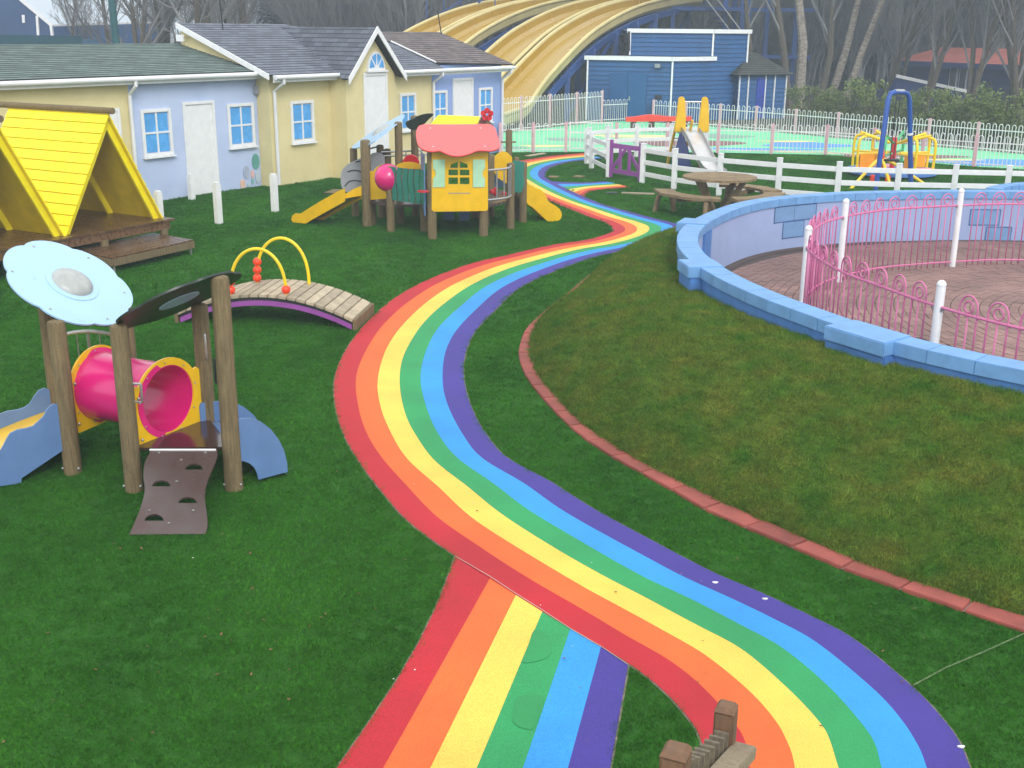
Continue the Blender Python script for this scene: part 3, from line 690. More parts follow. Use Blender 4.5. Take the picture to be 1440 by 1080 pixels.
# ------------------------------------------------------------------ yellow A-frame huts
M_ylin = mat('yellow_lining', srgb(226, 200, 10), .5, var=.06)
Ff, Fb = g(92, 333, .50), g(230, 308, .50)
gd = (Fb - Ff); gd.z = 0; gw = gd.length; gdn = gd.normalized(); rd = V((-gdn.y, gdn.x, 0))      # ridge runs along rd
Rg = vp(153, 160, Ff, gdn)
RL = 2.5
def hut(shift, label, deck=True):
    b = Ff + gd * .5 + shift; b.z = 0; h = thing('a_frame_hut', label, 'hut', b, 'yellow A-frame huts')
    f0, f1, r = Ff + shift, Fb + shift, Rg + shift
    for foot, sgn in ((f0, -1), (f1, 1)):
        sv = (r - foot); n = 12; out = (rd.cross(sv)).normalized()
        if out.dot(gdn) * sgn < 0: out = -out
        for i in range(n):
            a, c = foot + sv * (i / n + .0028), foot + sv * ((i + 1) / n - .0028)
            q = [a, a + rd * RL, c + rd * RL, c]; tilt = out * .012
            lo = [q[0] + tilt, q[1] + tilt, q[2], q[3]]
            MB().hexa([p - out * .014 for p in q] + lo).build('roof_board', M_yroof, h, bev=.004, smooth=False)
        MB().hexa([foot - out * .026, foot + rd * RL - out * .026, r + rd * RL - out * .026, r - out * .026, foot - out * .015, foot + rd * RL - out * .015, r + rd * RL - out * .015, r - out * .015]).build('roof_lining', M_ylin, h)
        for s in (.10, RL * .5, RL - .12):
            MB().bar(foot + rd * s + sv * .02 - out * .075, foot + rd * s + sv * .97 - out * .075, .05, .10, out).build('rafter', M_yroof, h)
    MB().tube([r - rd * .10 + V((0, 0, .05)), r + rd * (RL + .6) + V((0, 0, .05))], .055, 12).build('ridge_pole', M_log, h)
    return h
hut(V((0, 0, 0)), 'yellow boarded A-frame hut standing on the dark wooden deck, nearer the white bollards')
hut(-gd, 'yellow A-frame hut cut by the left edge of the picture')
dk = thing('timber_deck', 'raised dark wet wooden deck under the yellow A-frame huts', 'deck', g(150, 340))
d0 = Ff - gdn * 2.6 - rd * .12; n = 16
for i in range(int((gw * 2 + .45) / .145) + 4):
    a = Ff - gdn * gw * 1.0 - gdn * .1 + gdn * (.145 * i) - rd * .18; a.z = .515
    if (a - Ff).dot(gdn) > gw + .06: break
    q = [a, a + rd * 3.0, a + rd * 3.0 + gdn * .138, a + gdn * .138]
    MB().hexa([p - V((0, 0, .035)) for p in q] + q).build('deck_board', M_deck, dk, bev=.004, smooth=False)
for s in (-.12, 1.3, 2.7):
    a = Ff - gdn * (gw + .05) + rd * s; b2 = Fb + gdn * .0 + rd * s; a.z = b2.z = .41; MB().bar(a, b2, .06, .13).build('joist', M_deck, dk)
    for k in range(4):
        c = a.lerp(b2, .04 + k * .31); c.z = 0; MB().tube([c, c + V((0, 0, .36))], .075, 10).build('stilt', M_log, dk)
# lower step deck
cs = [g(157, 362.5, .26), g(272, 337, .26), g(212, 329, .26), g(100, 351, .26)]
st = thing('step_deck', 'low wet wooden step platform on steel feet beside the raised deck', 'deck', g(190, 355))
ax = (cs[1] - cs[0]); bx = (cs[3] - cs[0])
for i in range(9):
    a, b2 = cs[0] + bx * (i / 9 + .004), cs[0] + bx * ((i + 1) / 9 - .004); q = [a, a + ax, b2 + ax, b2]
    MB().hexa([p - V((0, 0, .03)) for p in q] + q).build('deck_board', M_deck, st, bev=.004, smooth=False)
for a, b2 in ((cs[0], cs[1]), (cs[1], cs[2]), (cs[3], cs[2]), (cs[0], cs[3])):
    MB().bar(a + V((0, 0, -.085)), b2 + V((0, 0, -.085)), .045, .11).build('edge_beam', M_log, st)
for c in cs:
    f = c + (cs[0].lerp(cs[2], .5) - c) * .06; f.z = 0; MB().tube([f, f + V((0, 0, .17))], .022, 8).build('steel_foot', M_steel, st)
    MB().box(f + V((0, 0, .19)), (.10, .10, .05), ax, None).build('steel_bracket', M_steel, st)

# ------------------------------------------------------------------ arched bridge with hoops
bl, brr, bf_ = V((-4.47, 14.74, 0)), V((-2.09, 14.44, 0)), V((-2.02, 15.42, 0))
bx = (brr - bl); bLn = bx.length; bxn = bx.normalized(); by = V((-bxn.y, bxn.x, 0)); bw = .98
bd = thing('arched_bridge', 'low arched timber play bridge with purple side beams and yellow hoops', 'bridge', (bl + brr) / 2)
def bz(t): return .15 + .29 * (1 - (2 * t - 1) ** 2)
n = 19
for i in range(n):
    t0_, t1_ = i / n + .003, (i + 1) / n - .003
    a, b2 = bl + bx * t0_, bl + bx * t1_; a.z, b2.z = bz(t0_), bz(t1_); q = [a, b2, b2 + by * bw, a + by * bw]
    MB().hexa([p - V((0, 0, .04)) for p in q] + q).build('deck_plank', M_plank, bd, bev=.004, smooth=False)
for off in (.05, bw - .05):
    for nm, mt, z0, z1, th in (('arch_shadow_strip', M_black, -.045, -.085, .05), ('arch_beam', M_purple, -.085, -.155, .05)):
        up_ = []; lo = []
        for i in range(25):
            t = .01 + .98 * i / 24; p = bl + bx * t + by * off; up_.append(p + V((0, 0, bz(t) + z0))); lo.append(p + V((0, 0, bz(t) + z1)))
        mb = MB()
        for i in range(24):
            o2 = by * th / 2; mb.hexa([lo[i] - o2, lo[i + 1] - o2, lo[i + 1] + o2, lo[i] + o2, up_[i] - o2, up_[i + 1] - o2, up_[i + 1] + o2, up_[i] + o2])
        mb.build(nm, mt, bd)
for t in (.0, 1.0):
    p = bl + bx * t + (bxn * (.02 if t else -.02)); p.z = .07
    MB().box(p + by * bw / 2, (.05, bw, .15), bxn, by).build('end_beam', M_log, bd, bev=.006)
for px, off, tc, hw_, hh, lb, rb in ((0, .14, .455, .38, .60, 2, 1), (1, bw - .14, .50, .37, .62, 3, 0)):
    c = bl + bx * tc + by * off; P_ = []
    for k in range(25):
        a = math.pi * k / 24; x = -hw_ * math.cos(a); t = tc + x / bLn
        P_.append(c + bxn * x + V((0, 0, bz(t) - .02 + (hh if True else 0) * (math.sin(a) ** .75))))
    hp = MB().tube(P_, .022, 10).build('hoop', M_ytube, bd)
    for side, cnt in ((-1, lb), (1, rb)):
        for k in range(cnt):
            x = side * hw_ * (1 - .02 * k); p = c + bxn * x; p.z = bz(tc + x / bLn) + .062 + k * .112; MB().sphere(p, .06).build('bead', M_orange, hp)
# ------------------------------------------------------------------ front play unit (two triangular towers joined by a tube)
A_, B_, C_, D_, E_, F_ = V((-3.22, 9.01, 0)), V((-2.38, 9.06, 0)), V((-2.77, 9.80, 0)), V((-3.89, 9.40, 0)), V((-4.27, 10.14, 0)), V((-3.57, 10.17, 0))
pu_ = thing('play_tower', 'small timber play tower with pink tube, pale blue flower roof and brown climbing ramp', 'play tower', (A_ + D_) / 2)
for p, h, r in ((A_, 1.47, .073), (B_, 1.87, .076), (C_, 1.46, .073), (D_, 1.40, .076), (E_, 1.84, .073), (F_, 1.40, .073)):
    po = MB().post(p, h, r).build('post', M_log, pu_)
    for s in (-1, 1): MB().sphere(p + V((s * .07, -.045, .06)), .013, 8, 5).build('bolt', M_steel, po)
def flower(c, nrm, R, lobes, amp, xdir, n=84, sx=1.0, ph=0):
    nrm = V(nrm).normalized(); ex = V(xdir); ex = (ex - nrm * ex.dot(nrm)).normalized(); ey = nrm.cross(ex); P_ = []
    for i in range(n):
        a = 2 * math.pi * i / n; r = R * (1 - amp * (abs(math.sin(lobes * a / 2 + ph)) ** .5 * -1 + 1)); P_.append(V(c) + ex * r * sx * math.cos(a) + ey * r * math.sin(a))
    return P_, nrm, ex, ey
# flower roofs : planes through the post tops
def tri_plane(a, b, c):
    n = (b - a).cross(c - a); n.normalize(); return n if n.z > 0 else -n
T1 = [D_ + V((0, 0, 1.40)), E_ + V((0, 0, 1.84)), F_ + V((0, 0, 1.40))]; n1 = tri_plane(*T1); c1_ = onpl(98, 398, T1[0] + n1 * .02, n1)
P_, nn, ex, ey = flower(c1_, n1, .575, 7, .075, (1, .2, 0), sx=1.0, ph=.5)
fr = MB().prism(P_, .016, nrm=nn).build('flower_roof', M_lbpan, pu_)
MB().prism([p - nn * .012 for p in P_], .007, nrm=nn).build('roof_edge', M_black, fr)
dm = c1_ + nn * .009 + ex * .02
MB().lathe(dm, [(.235, 0), (.235, .006), (.19, .010)], 36, nn).build('dome_ring', M_lbpan, fr)
MB().lathe(dm + nn * .008, [(.185, 0), (.175, .02), (.14, .045), (.08, .06), (.0001, .065)], 36, nn).build('roof_dome', M_dome, fr)
for k in range(6):
    a = k * math.pi / 3 + .3; MB().lathe(c1_ + nn * .009 + ex * .5 * math.cos(a) + ey * .5 * math.sin(a), [(.013, 0), (.009, .006)], 8, nn).build('bolt', M_steel, fr)
T2 = [A_ + V((0, 0, 1.47)), B_ + V((0, 0, 1.87)), C_ + V((0, 0, 1.46))]; n2 = tri_plane(*T2); c2_ = (T2[0] + T2[1] + T2[2]) / 3 + n2 * .01
P_, nn, ex, ey = flower(c2_, n2, .56, 7, .08, (1, .2, 0), ph=1.1)
hole = [c2_ + (ex * math.cos(a) + ey * math.sin(a)) * .18 for a in [2 * math.pi * k / 28 for k in range(28)]]
fr = MB().prism(P_, .018, [hole], nrm=nn).build('flower_roof', M_gpan, pu_); tag(fr, 'dark underside of the tilted flower roof')
MB().lathe(c2_ - nn * .012, [(.18, 0), (.17, .012), (.0001, .02)], 28, nn).build('roof_dome', M_lbpan, fr)
# tube panels
def edge_panel(a, b, outline, th, off=0, holes=()):
    d = (b - a); d.z = 0; L = d.length; d.normalize(); nn = V((-d.y, d.x, 0)); f = lambda s, z: a + d * s + nn * off + V((0, 0, z - a.z))
    return [f(s, z) for s, z in outline], [[f(s, z) for s, z in h] for h in holes], nn, L
Lp = (C_ - A_).length; ctr = Lp / 2
def tube_panel(a, b, zc, R):
    o = []; L = (b - a).length; c = L / 2; x0, x1 = .07, L - .07; zb, zt = zc - .36, zc + .20
    for k in range(5): t = math.pi + k * math.pi / 8; o.append((x0 + .06 + .06 * math.cos(t), zb + .06 + .06 * math.sin(t)))
    for k in range(5): t = 1.5 * math.pi + k * math.pi / 8; o.append((x1 - .06 + .06 * math.cos(t), zb + .06 + .06 * math.sin(t)))
    o += [(x1, zt - .03), (x1 - .03, zt)]
    for k in range(13): t = .55 + (math.pi - 1.1) * k / 12; o.append((c + (R + .065) * math.cos(t), zc + (R + .065) * math.sin(t)))
    o += [(x0 + .03, zt), (x0, zt - .03)]
    h = [(c + R * math.cos(2 * math.pi * k / 40), zc + R * math.sin(2 * math.pi * k / 40)) for k in range(40)]
    lo, ho, nn, L = edge_panel(a, b, o, .02, 0, [h]); return MB().prism(lo, .02, ho, nn).build('tube_panel', M_yel, pu_, bev=0)
TZ = .70; TR = .30
tp1 = tube_panel(D_, F_, TZ, TR); tp2 = tube_panel(A_, C_, TZ, TR)
ca, cb = (D_ + F_) / 2 + V((0, 0, TZ)), (A_ + C_) / 2 + V((0, 0, TZ)); tax = (cb - ca); TL = tax.length
prof = [(TR + .045, -.006), (TR + .045, .014), (TR + .012, .02), (TR + .002, TL * .2), (TR - .004, TL * .5), (TR + .002, TL * .8), (TR + .012, TL - .02), (TR + .045, TL - .014), (TR + .045, TL + .006),
        (TR - .01, TL + .008), (TR - .02, TL * .5), (TR - .01, -.008), (TR + .045, -.006)]
mb = MB(); mb.lathe(ca, prof, 40, tax); mb.f = [f for f in mb.f if len(f) == 4]; mb.build('crawl_tube', M_mag, pu_)
for pnl, (a, b) in ((tp1, (D_, F_)), (tp2, (A_, C_))):
    for k in range(9):
        t = 2 * math.pi * k / 9 + .2; d = (b - a).normalized(); p = (a + b) / 2 + d * (TR + .028) * math.cos(t) + V((0, 0, TZ + (TR + .028) * math.sin(t))); MB().sphere(p + V((.012, -.012, 0)), .009, 6, 4).build('bolt', M_steel, pnl)
    for s, z in ((.12, .10), (.12, -.27)): p = a + (b - a).normalized() * s + V((.02, -.02, TZ + z)); MB().sphere(p, .014, 8, 5).build('bolt', M_steel, pnl)
# platforms and ramp
PZ = .39
for tri, grow in (((A_, B_, C_), 1.02), ((D_, E_, F_), 1.0)):
    c = (tri[0] + tri[1] + tri[2]) / 3; P_ = []
    for i in range(3):
        a, b = tri[i], tri[(i + 1) % 3]; d = (b - a).normalized()
        P_ += [c + (a + d * .07 - c) * grow, c + (b - d * .07 - c) * grow]
    MB().prism([V((p.x, p.y, PZ - .012)) for p in P_], .024, nrm=(0, 0, 1)).build('platform', M_bplat, pu_, bev=.003)
ta, tb = g(208, 634, PZ), g(306, 634, PZ); fa, fb = g(184, 753), g(289, 752); rn = (tb - ta).cross(fa - ta).normalized()
if rn.z < 0: rn = -rn
rp_ = lambda x, y: onpl(x, y, ta, rn)
OUT = catmull([rp_(x, y) for x, y in [(213, 634), (204, 652), (202, 672), (204, 690), (199, 712), (191, 733), (182, 753)]], 3) + catmull([rp_(x, y) for x, y in [(289, 752), (292, 740), (291, 722), (288, 700), (291, 680), (299, 660), (305, 645), (306, 634)]], 3)
holes = []
for hx, hy, w, h in ((273, 661.5, 25, 8.5), (227, 685, 26, 8.5), (264, 708.5, 26, 8.5), (217, 733.5, 27, 9.5)):
    holes.append([rp_(hx + w / 2, hy), ] + [rp_(hx + w / 2 * math.cos(a), hy - h * math.sin(a)) for a in [math.pi * k / 10 for k in range(1, 10)]] + [rp_(hx - w / 2, hy)])
rmp = MB().prism(OUT, .02, holes, rn).build('climbing_ramp', M_brown, pu_)
for x, y in ((224, 638), (289, 638), (211, 719), (272, 719), (238, 737), (249, 678), (255, 648)):
    MB().sphere(rp_(x, y) + rn * .012, .012, 8, 5, .6).build('bolt', M_steel, rmp)
MB().bar(rp_(211, 634.5) + rn * .016, rp_(304, 634.5) + rn * .016, .014, .012, rn).build('edge_strip', M_white, rmp)
# blue slide with yellow bed on the left
sdir = V((-.83, -.56, 0)); dv = V((D_.x, D_.y, 0))
near = [vp(x, y, D_ - V((.02, .03, 0)), sdir) for x, y in [(88, 568), (74, 568), (66, 575), (61, 585), (54, 592), (46, 599), (36, 602), (24, 604), (14, 609), (9, 617), (4, 627), (-4, 640), (-12, 645), (-24, 648), (-36, 655), (-44, 668), (-44, 688), (-20, 686), (30, 679), (30, 672), (88, 633)]]
nrm_s = V((sdir.y, -sdir.x, 0))
MB().prism(near, .02, nrm=nrm_s).build('slide_side', M_bpan, pu_)
farp = [vp(x, y, E_ - V((.0, .03, 0)), sdir) for x, y in [(80, 575), (80, 556), (72, 548), (62, 545.5), (54, 549), (47, 558), (42, 567), (34, 573), (24, 576), (10, 578), (0, 582), (-10, 590), (-22, 600), (-34, 604), (-46, 612), (-46, 640), (-10, 632), (80, 594)]]
MB().prism(farp, .02, nrm=nrm_s).build('slide_side', M_bpan, pu_)
n_ = 10; A1 = []; B1 = []
for i in range(n_ + 1):
    t = i / n_; z = PZ - .02 - .30 * (t ** 1.25); A1.append(D_ + sdir * (1.15 * t) + V((0, 0, z))); B1.append(E_ + sdir * (1.15 * t) + V((0, 0, z)))
mb = MB(); mb.strip(A1, B1); mb.strip([p - V((0, 0, .02)) for p in B1], [p - V((0, 0, .02)) for p in A1]); mb.build('slide_bed', M_yel, pu_)
# blue curved wings on the right
wd = V((.8, .6, 0)).normalized(); nw = V((wd.y, -wd.x, 0))
nearw = [vp(x, y, B_ - V((0, .03, 0)), wd) for x, y in [(334, 632), (334, 590), (341, 588), (353, 588), (367, 593), (380, 603), (391, 617), (399, 633), (403, 650), (404, 663), (363, 674), (361, 665), (357, 657), (350, 651), (342, 648), (334, 649)]]
MB().prism(nearw, .02, nrm=nw).build('wing_panel', M_bpan, pu_)
farw = [vp(x, y, C_ + V((.06, -.02, 0)), wd) for x, y in [(282, 597), (280, 572), (282, 567), (290, 565), (312, 564), (330, 566), (344, 573), (356, 583), (364, 594), (368, 606), (350, 612), (320, 590)]]
MB().prism(farw, .02, nrm=nw).build('wing_panel', M_bpan, pu_)
A1 = []; B1 = []
for i in range(9):
    t = i / 8; z = PZ - .02 - .33 * t ** 1.3; A1.append(B_ + wd * .5 * t + V((0, 0, z))); B1.append(C_ + wd * .5 * t + V((0, 0, z)))
mb = MB(); mb.strip(A1, B1); mb.strip([p - V((0, 0, .02)) for p in B1], [p - V((0, 0, .02)) for p in A1]); mb.build('slide_bed', M_bpan, pu_)
# arched steel railing between the rear posts, grab handles
P_ = [E_.lerp(F_, t) + V((0, 0, 1.03 + .07 * math.sin(math.pi * t))) for t in [.06 + .88 * k / 12 for k in range(13)]]
rl_ = MB().tube(P_, .018, 8).build('arched_rail', M_steel, pu_)
for k in range(2, 11, 2 if False else 1):
    if k % 2 == 0: MB().tube([P_[k], V((P_[k].x, P_[k].y, .42))], .007 if k != 6 else .016, 6).build('railing_bar', M_steel, rl_)
MB().tube([V((*P_[0][:2], .44)), V((*P_[-1][:2], .44))], .014, 8).build('bottom_rail', M_steel, rl_)
def handle(p, o, z0, z1, mt):
    p, o = V(p), V(o); a = p + V((0, 0, z0)); b = p + V((0, 0, z1)); MB().tube([a, a + o, a + o + V((0, 0, .01)), b + o - V((0, 0, .01)), b + o, b], .011, 6).build('grab_handle', mt, pu_)
handle(A_ + V((.06, .0, 0)), (.08, -.01, 0), .80, .96, M_steel); handle(C_ + V((.04, -.06, 0)), (.02, -.05, 0), .98, 1.2, M_steel); handle(E_ + V((.05, -.05, 0)), (.03, -.05, 0), 1.0, 1.2, M_steel); handle(B_ + V((-.07, 0, 0)), (-.03, .03, 0), .95, 1.15, M_black)

# ------------------------------------------------------------------ large play unit in the middle
UC = V((-1.4, 22.6, 0))
un = thing('play_house', 'big timber play unit with coral house roof, yellow shuttered front and two yellow slides', 'play unit', UC)
def upost(px, py, ztop, r=.078):
    b = g(px, py); o = MB().post(b, ztop, r).build('post', M_log, un); return b
u1 = upost(517, 318, 1.70, .1); u1b = upost(524, 316, 1.05); u2 = upost(550, 326, 1.27); h1 = upost(608, 335.5, 1.62, .085); h2 = upost(680, 332, 1.62, .085)
u5 = upost(717.6, 322, 1.30); u6 = upost(735, 313, 1.24); u7 = upost(725.5, 308, 1.28, .06); u8 = upost(715, 300, 1.77, .07); u9 = upost(585, 305, 2.08); u10 = upost(563, 314, 2.02)
u11 = upost(537, 306, 1.5); u12 = upost(547, 306, 1.42); u13 = upost(500, 304, 1.42); u14 = upost(597, 325, 1.05); u15 = upost(690, 305, 1.3); u16 = upost(668, 306, 1.3); u17 = upost(603, 318, 1.0, .06)
hd = (h2 - h1); hd.z = 0; hdn = hd.normalized(); hn = V((hdn.y, -hdn.x, 0))      # house front faces -Y-ish
hp0 = h1 + hn * .09
fx = lambda x, y: vp(x, y, hp0, hdn)
zb = fx(645, 297).z; 
def zrow(y): return fx(645, y)
fr_out = [fx(607, 213), fx(686, 211), fx(686, 294), fx(684, 296.5), fx(610, 297.5), fx(607, 295)]
wn = []
for (x0, x1) in ((630.5, 644), (646.5, 660)):
    for r_, (ya, yb) in enumerate(((228, 236), (238.5, 246.5), (249.5, 259))):
        if r_ == 0:
            wn.append([fx(x0 if x0 > 640 else x0 + 2, yb), fx(x1 if x0 < 640 else x1 - 2, yb)] + ([fx(x1 - 3, ya + 3), fx(x0, ya - 1)] if x0 > 640 else [fx(x1, ya - 1), fx(x0 + 4, ya + 3)]))
        else: wn.append([fx(x0, yb), fx(x1, yb), fx(x1, ya), fx(x0, ya)])
wn.append([fx(630, 272.5), fx(661, 272.5), fx(661, 271), fx(630, 271)])
hf = MB().prism(fr_out, .02, wn, hn).build('house_front', M_yel, un)
hin = hp0 + hn * .022; fi = lambda x, y: vp(x, y, hin, hdn)
for sx0, sx1, ccx in ((608.5, 625.5, 609), (665, 681.5, 682)):
    s = 1 if ccx < 640 else -1; P_ = [fi(sx0, 224.5), fi(sx1, 224), fi(sx1, 263), fi(sx0, 263.5)]
    if s > 0: P_ = [P_[0], P_[1], P_[2], P_[3]] + [fi(ccx + 3.6 * math.cos(a), 244 + 6.5 * math.sin(a)) for a in [math.pi / 2 - math.pi * k / 8 for k in range(9)]]
    else: P_ = [P_[0], P_[1]] + [fi(ccx - 3.6 * math.cos(a), 244 - 6.5 * math.sin(a)) for a in [math.pi / 2 - math.pi * k / 8 for k in range(9)]] + [P_[2], P_[3]]
    MB().prism(P_, .018, nrm=hn).build('shutter', M_mint, hf)
# coral roof, tilted back
ra, rb = vp(588, 212, hp0 + hn * .2, hdn), vp(702, 210, hp0 + hn * .2, hdn)
back_ = -hn * .95
topz = atY(640, 176, (hp0 + back_).y); rn_ = (rb - ra).cross(topz - ra).normalized()
if rn_.z < 0: rn_ = -rn_
ro = lambda x, y: onpl(x, y, ra, rn_)
outl = catmull([ro(x, y) for x, y in [(590, 177.5), (600, 175.5), (640, 175.5), (680, 175), (690, 176), (696, 181), (699, 190), (702, 200), (703, 206), (699, 210), (690, 212.5), (680, 212), (670, 212.5), (662, 216), (652, 219), (644, 219.8), (635, 219), (626, 216), (618, 212.5), (608, 213.5), (597, 211.5), (589, 206), (586, 197), (585, 188), (587, 181)]], 3, True)
crf = MB().prism(outl, .022, nrm=rn_).build('house_roof', M_coral, un)
MB().prism([p - rn_ * .015 for p in outl], .008, nrm=rn_).build('roof_edge', M_black, crf)
for x, y in ((605, 181), (676, 181), (609, 207), (682, 206.5)): MB().sphere(ro(x, y) + rn_ * .012, .018, 8, 5, .5).build('bolt', M_white, crf)
# yellow roof behind with brown gable and red flower on top
yb0 = hp0 - hn * 1.05
P_ = [vp(x, y, yb0, hdn) + (-hn * (.35 if y < 170 else 0)) for x, y in ((604, 177), (671, 177))]; 
p3, p4 = atY(675, 164, yb0.y + .45), atY(616, 162, yb0.y + .25)
MB().prism([P_[0], P_[1], p3, p4], .02).build('rear_roof', M_yroof, un)
MB().prism([atY(671, 177, yb0.y + .06), atY(676, 165, yb0.y + .42), atY(688, 171, yb0.y + .7), atY(694, 178, yb0.y + .75)], .03).build('rear_gable', M_brown, un)
fc = atY(685, 163, yb0.y + .5)
MB().tube([V((fc.x, fc.y, 0)), fc], .05, 8).build('flower_post', M_log, un)
fl_ = MB()
for k in range(5): a = 2 * math.pi * k / 5 + .3; fl_.lathe(fc + V((.075 * math.cos(a), -.06, .075 * math.sin(a) + .03)), [(.055, -.012), (.055, .012)], 14, (0, 1, 0))
fl_.build('red_flower', M_red, un)
# roofs on the left tower : pale blue (seen from above), dark (seen from below)
lw = [atY(496, 206, 24.1), atY(500, 209, 23.4), atY(520, 201, 22.5), atY(541, 191, 22.6), atY(556, 178, 22.9), atY(567, 164.5, 23.3), atY(567, 160.5, 23.9), atY(556, 166, 24.2), atY(540, 174, 24.4), atY(520, 190, 24.4)]
cc = sum(lw, V()) / len(lw); nn = V((0, 0, 0))
for i in range(len(lw)): nn += (lw[i] - cc).cross(lw[(i + 1) % len(lw)] - cc)
nn.normalize(); nn = nn if nn.z > 0 else -nn
lw = [p - nn * (p - cc).dot(nn) for p in lw]
pr_ = MB().prism(catmull(lw, 3, True), .02, nrm=nn).build('flower_roof', M_lbpan, un)
MB().lathe(cc + nn * .01, [(.22, 0), (.16, .05), (.0001, .07)], 24, nn).build('roof_dome', M_dome, pr_)
dwp = [atY(568, 161, 23.5), atY(578, 161.5, 23.3), atY(590, 164, 23.0), atY(603, 169, 22.7), atY(613, 174.5, 22.5), atY(606, 178, 22.6), atY(594, 179, 22.9), atY(583, 176, 23.2), atY(572, 168, 23.5)]
cc = sum(dwp, V()) / len(dwp); dwp = [cc + (p - cc) * 1.3 for p in dwp]; nn = V((.25, -.95, -.2)).normalized(); dwp = [p - nn * (p - cc).dot(nn) for p in dwp]
tag(MB().prism(catmull(dwp, 3, True), .02, nrm=nn).build('flower_roof', M_gpan, un), 'dark underside of a flower roof panel')
# pink ball tube and its yellow panel
pd = (u2 - u1).normalized()
P_ = [vp(x, y, u1 + V((0, .06, 0)), pd) for x, y in ((519, 241), (519, 279), (521, 281), (546, 279), (548, 240), (545, 235), (538, 231), (530, 235), (526, 240))]
MB().prism(P_, .02).build('tube_panel', M_yel, un)
bc = vp(546, 250, u1 + V((.02, .02, 0)), pd); MB().sphere(bc, .27, 24, 14).build('crawl_tube', M_mag, un)
# teal wavy slats
sd_ = (h1 - u2); sd_.z = 0; sL = sd_.length; sdn = sd_.normalized(); sn = V((sdn.y, -sdn.x, 0)); zs0, zs1 = vp(575, 284, u2, sdn).z, vp(575, 237, u2, sdn).z
for i in range(6):
    s0 = .075 + i * (sL - .16) / 6; w = (sL - .16) / 6 - .036; L_ = []; R_ = []
    for k in range(9):
        z = lerp(zs0, zs1, k / 8); o = .022 * math.sin(k / 8 * 6.28 + .6); L_.append(u2 + sdn * (s0 + o) + sn * .03 + V((0, 0, z))); R_.append(u2 + sdn * (s0 + w + o) + sn * .03 + V((0, 0, z)))
    MB().prism(L_ + R_[::-1], .018, nrm=sn).build('slat', M_teal, un)
for z in (zs0 + .03, zs1 - .08): MB().bar(u2 + sdn * .03 + sn * .0 + V((0, 0, z)), u2 + sdn * (sL - .05) + V((0, 0, z)), .04, .05).build('slat_rail', M_log, un)
# platforms
for pts, z in (((u2, u14, u17, u9, u10, u11, u1), .50), ((h1, h2, u15, u16, u9), .52), ((h2, u5, u7, u15), .55)):
    c = sum(pts, V()) / len(pts); q = sorted(pts, key=lambda p: math.atan2(p.y - c.y, p.x - c.x)); MB().prism([V((p.x, p.y, z)) for p in q], .05, nrm=(0, 0, 1)).build('platform', M_brown, un)
# blue panel left of the house, blue legs below, red plates
bp = lambda x, y: vp(x, y, h1 + V((-.12, .1, 0)), (.35, .9, 0))
MB().prism([h1 + V((-.13, .0, z)) for z in (.42, 1.55)] + [h1 + V((-.25, .75, z)) for z in (1.55, .55)], .02).build('side_panel', M_bpan, un)
for x, y in ((632, 305), (653, 306)):
    b = g(x, y + 4) ; MB().box(b + V((0, 0, .17)), (.20, .16, .34)).build('blue_step', M_bpan, un, bev=.01)
MB().lathe(vp(595, 269, h1 + hn * .15, hdn), [(.11, -.012), (.11, .012)], 20).build('red_disc', M_red, un)
rw = atY(578, 229, 23.0); MB().lathe(rw, [(.17, -.03), (.17, .03)], 9, (0, 1, .1)).build('red_wheel', M_red, un)
yy = atY(575, 236, 22.9); MB().prism([yy + V((.28 * math.cos(a), 0, .14 * math.sin(a) - .02)) for a in [math.pi * k / 10 for k in range(11)]], .02, nrm=(0, 1, 0)).build('yellow_arch', M_yel, un)
# grey elephant-shaped climbing panel
ev = V((-.35, 1, 0)).normalized(); ep = V((u1.x - .1, u1.y + .5, 0)); fe = lambda x, y: vp(x, y, ep, (1, .15, 0))
EO = catmull([fe(x, y) for x, y in [(484, 268), (480, 262), (479, 250), (481, 240), (488, 232), (497, 227), (508, 222), (519, 219), (523, 216), (528, 214.5), (535, 215), (540, 219), (541, 226), (540, 240), (530, 258), (510, 266), (496, 271), (490, 271)]], 3, True)
ele = MB().prism(EO, .02, nrm=(.15, -1, 0)).build('climbing_panel', M_grey, un)
for P_ in ([(485, 262), (490, 256), (498, 253.5), (508, 255)], [(489, 241.5), (496, 239.5), (504, 240), (509, 242.5)], [(500, 228), (505, 226.5), (512, 227)]):
    MB().tube(catmull([fe(x, y) + V((.0, -.013, 0)) for x, y in P_], 4), .013, 6).build('black_groove', M_black, ele)
# steel rails at the back left
for ya, yb in ((214, 211), (219.5, 217)):
    MB().tube([atY(536, ya, 23.6), atY(600, yb, 24.2)], .02, 8).build('steel_rail', M_steel, un)
for x in (541, 556, 571): MB().tube([atY(x, 213, 23.8), atY(x, 228, 23.8)], .012, 6).build('railing_bar', M_steel, un)
MB().tube([atY(513, 211, 23), atY(532, 206, 23.5)], .016, 6).build('steel_rail', M_black, un)
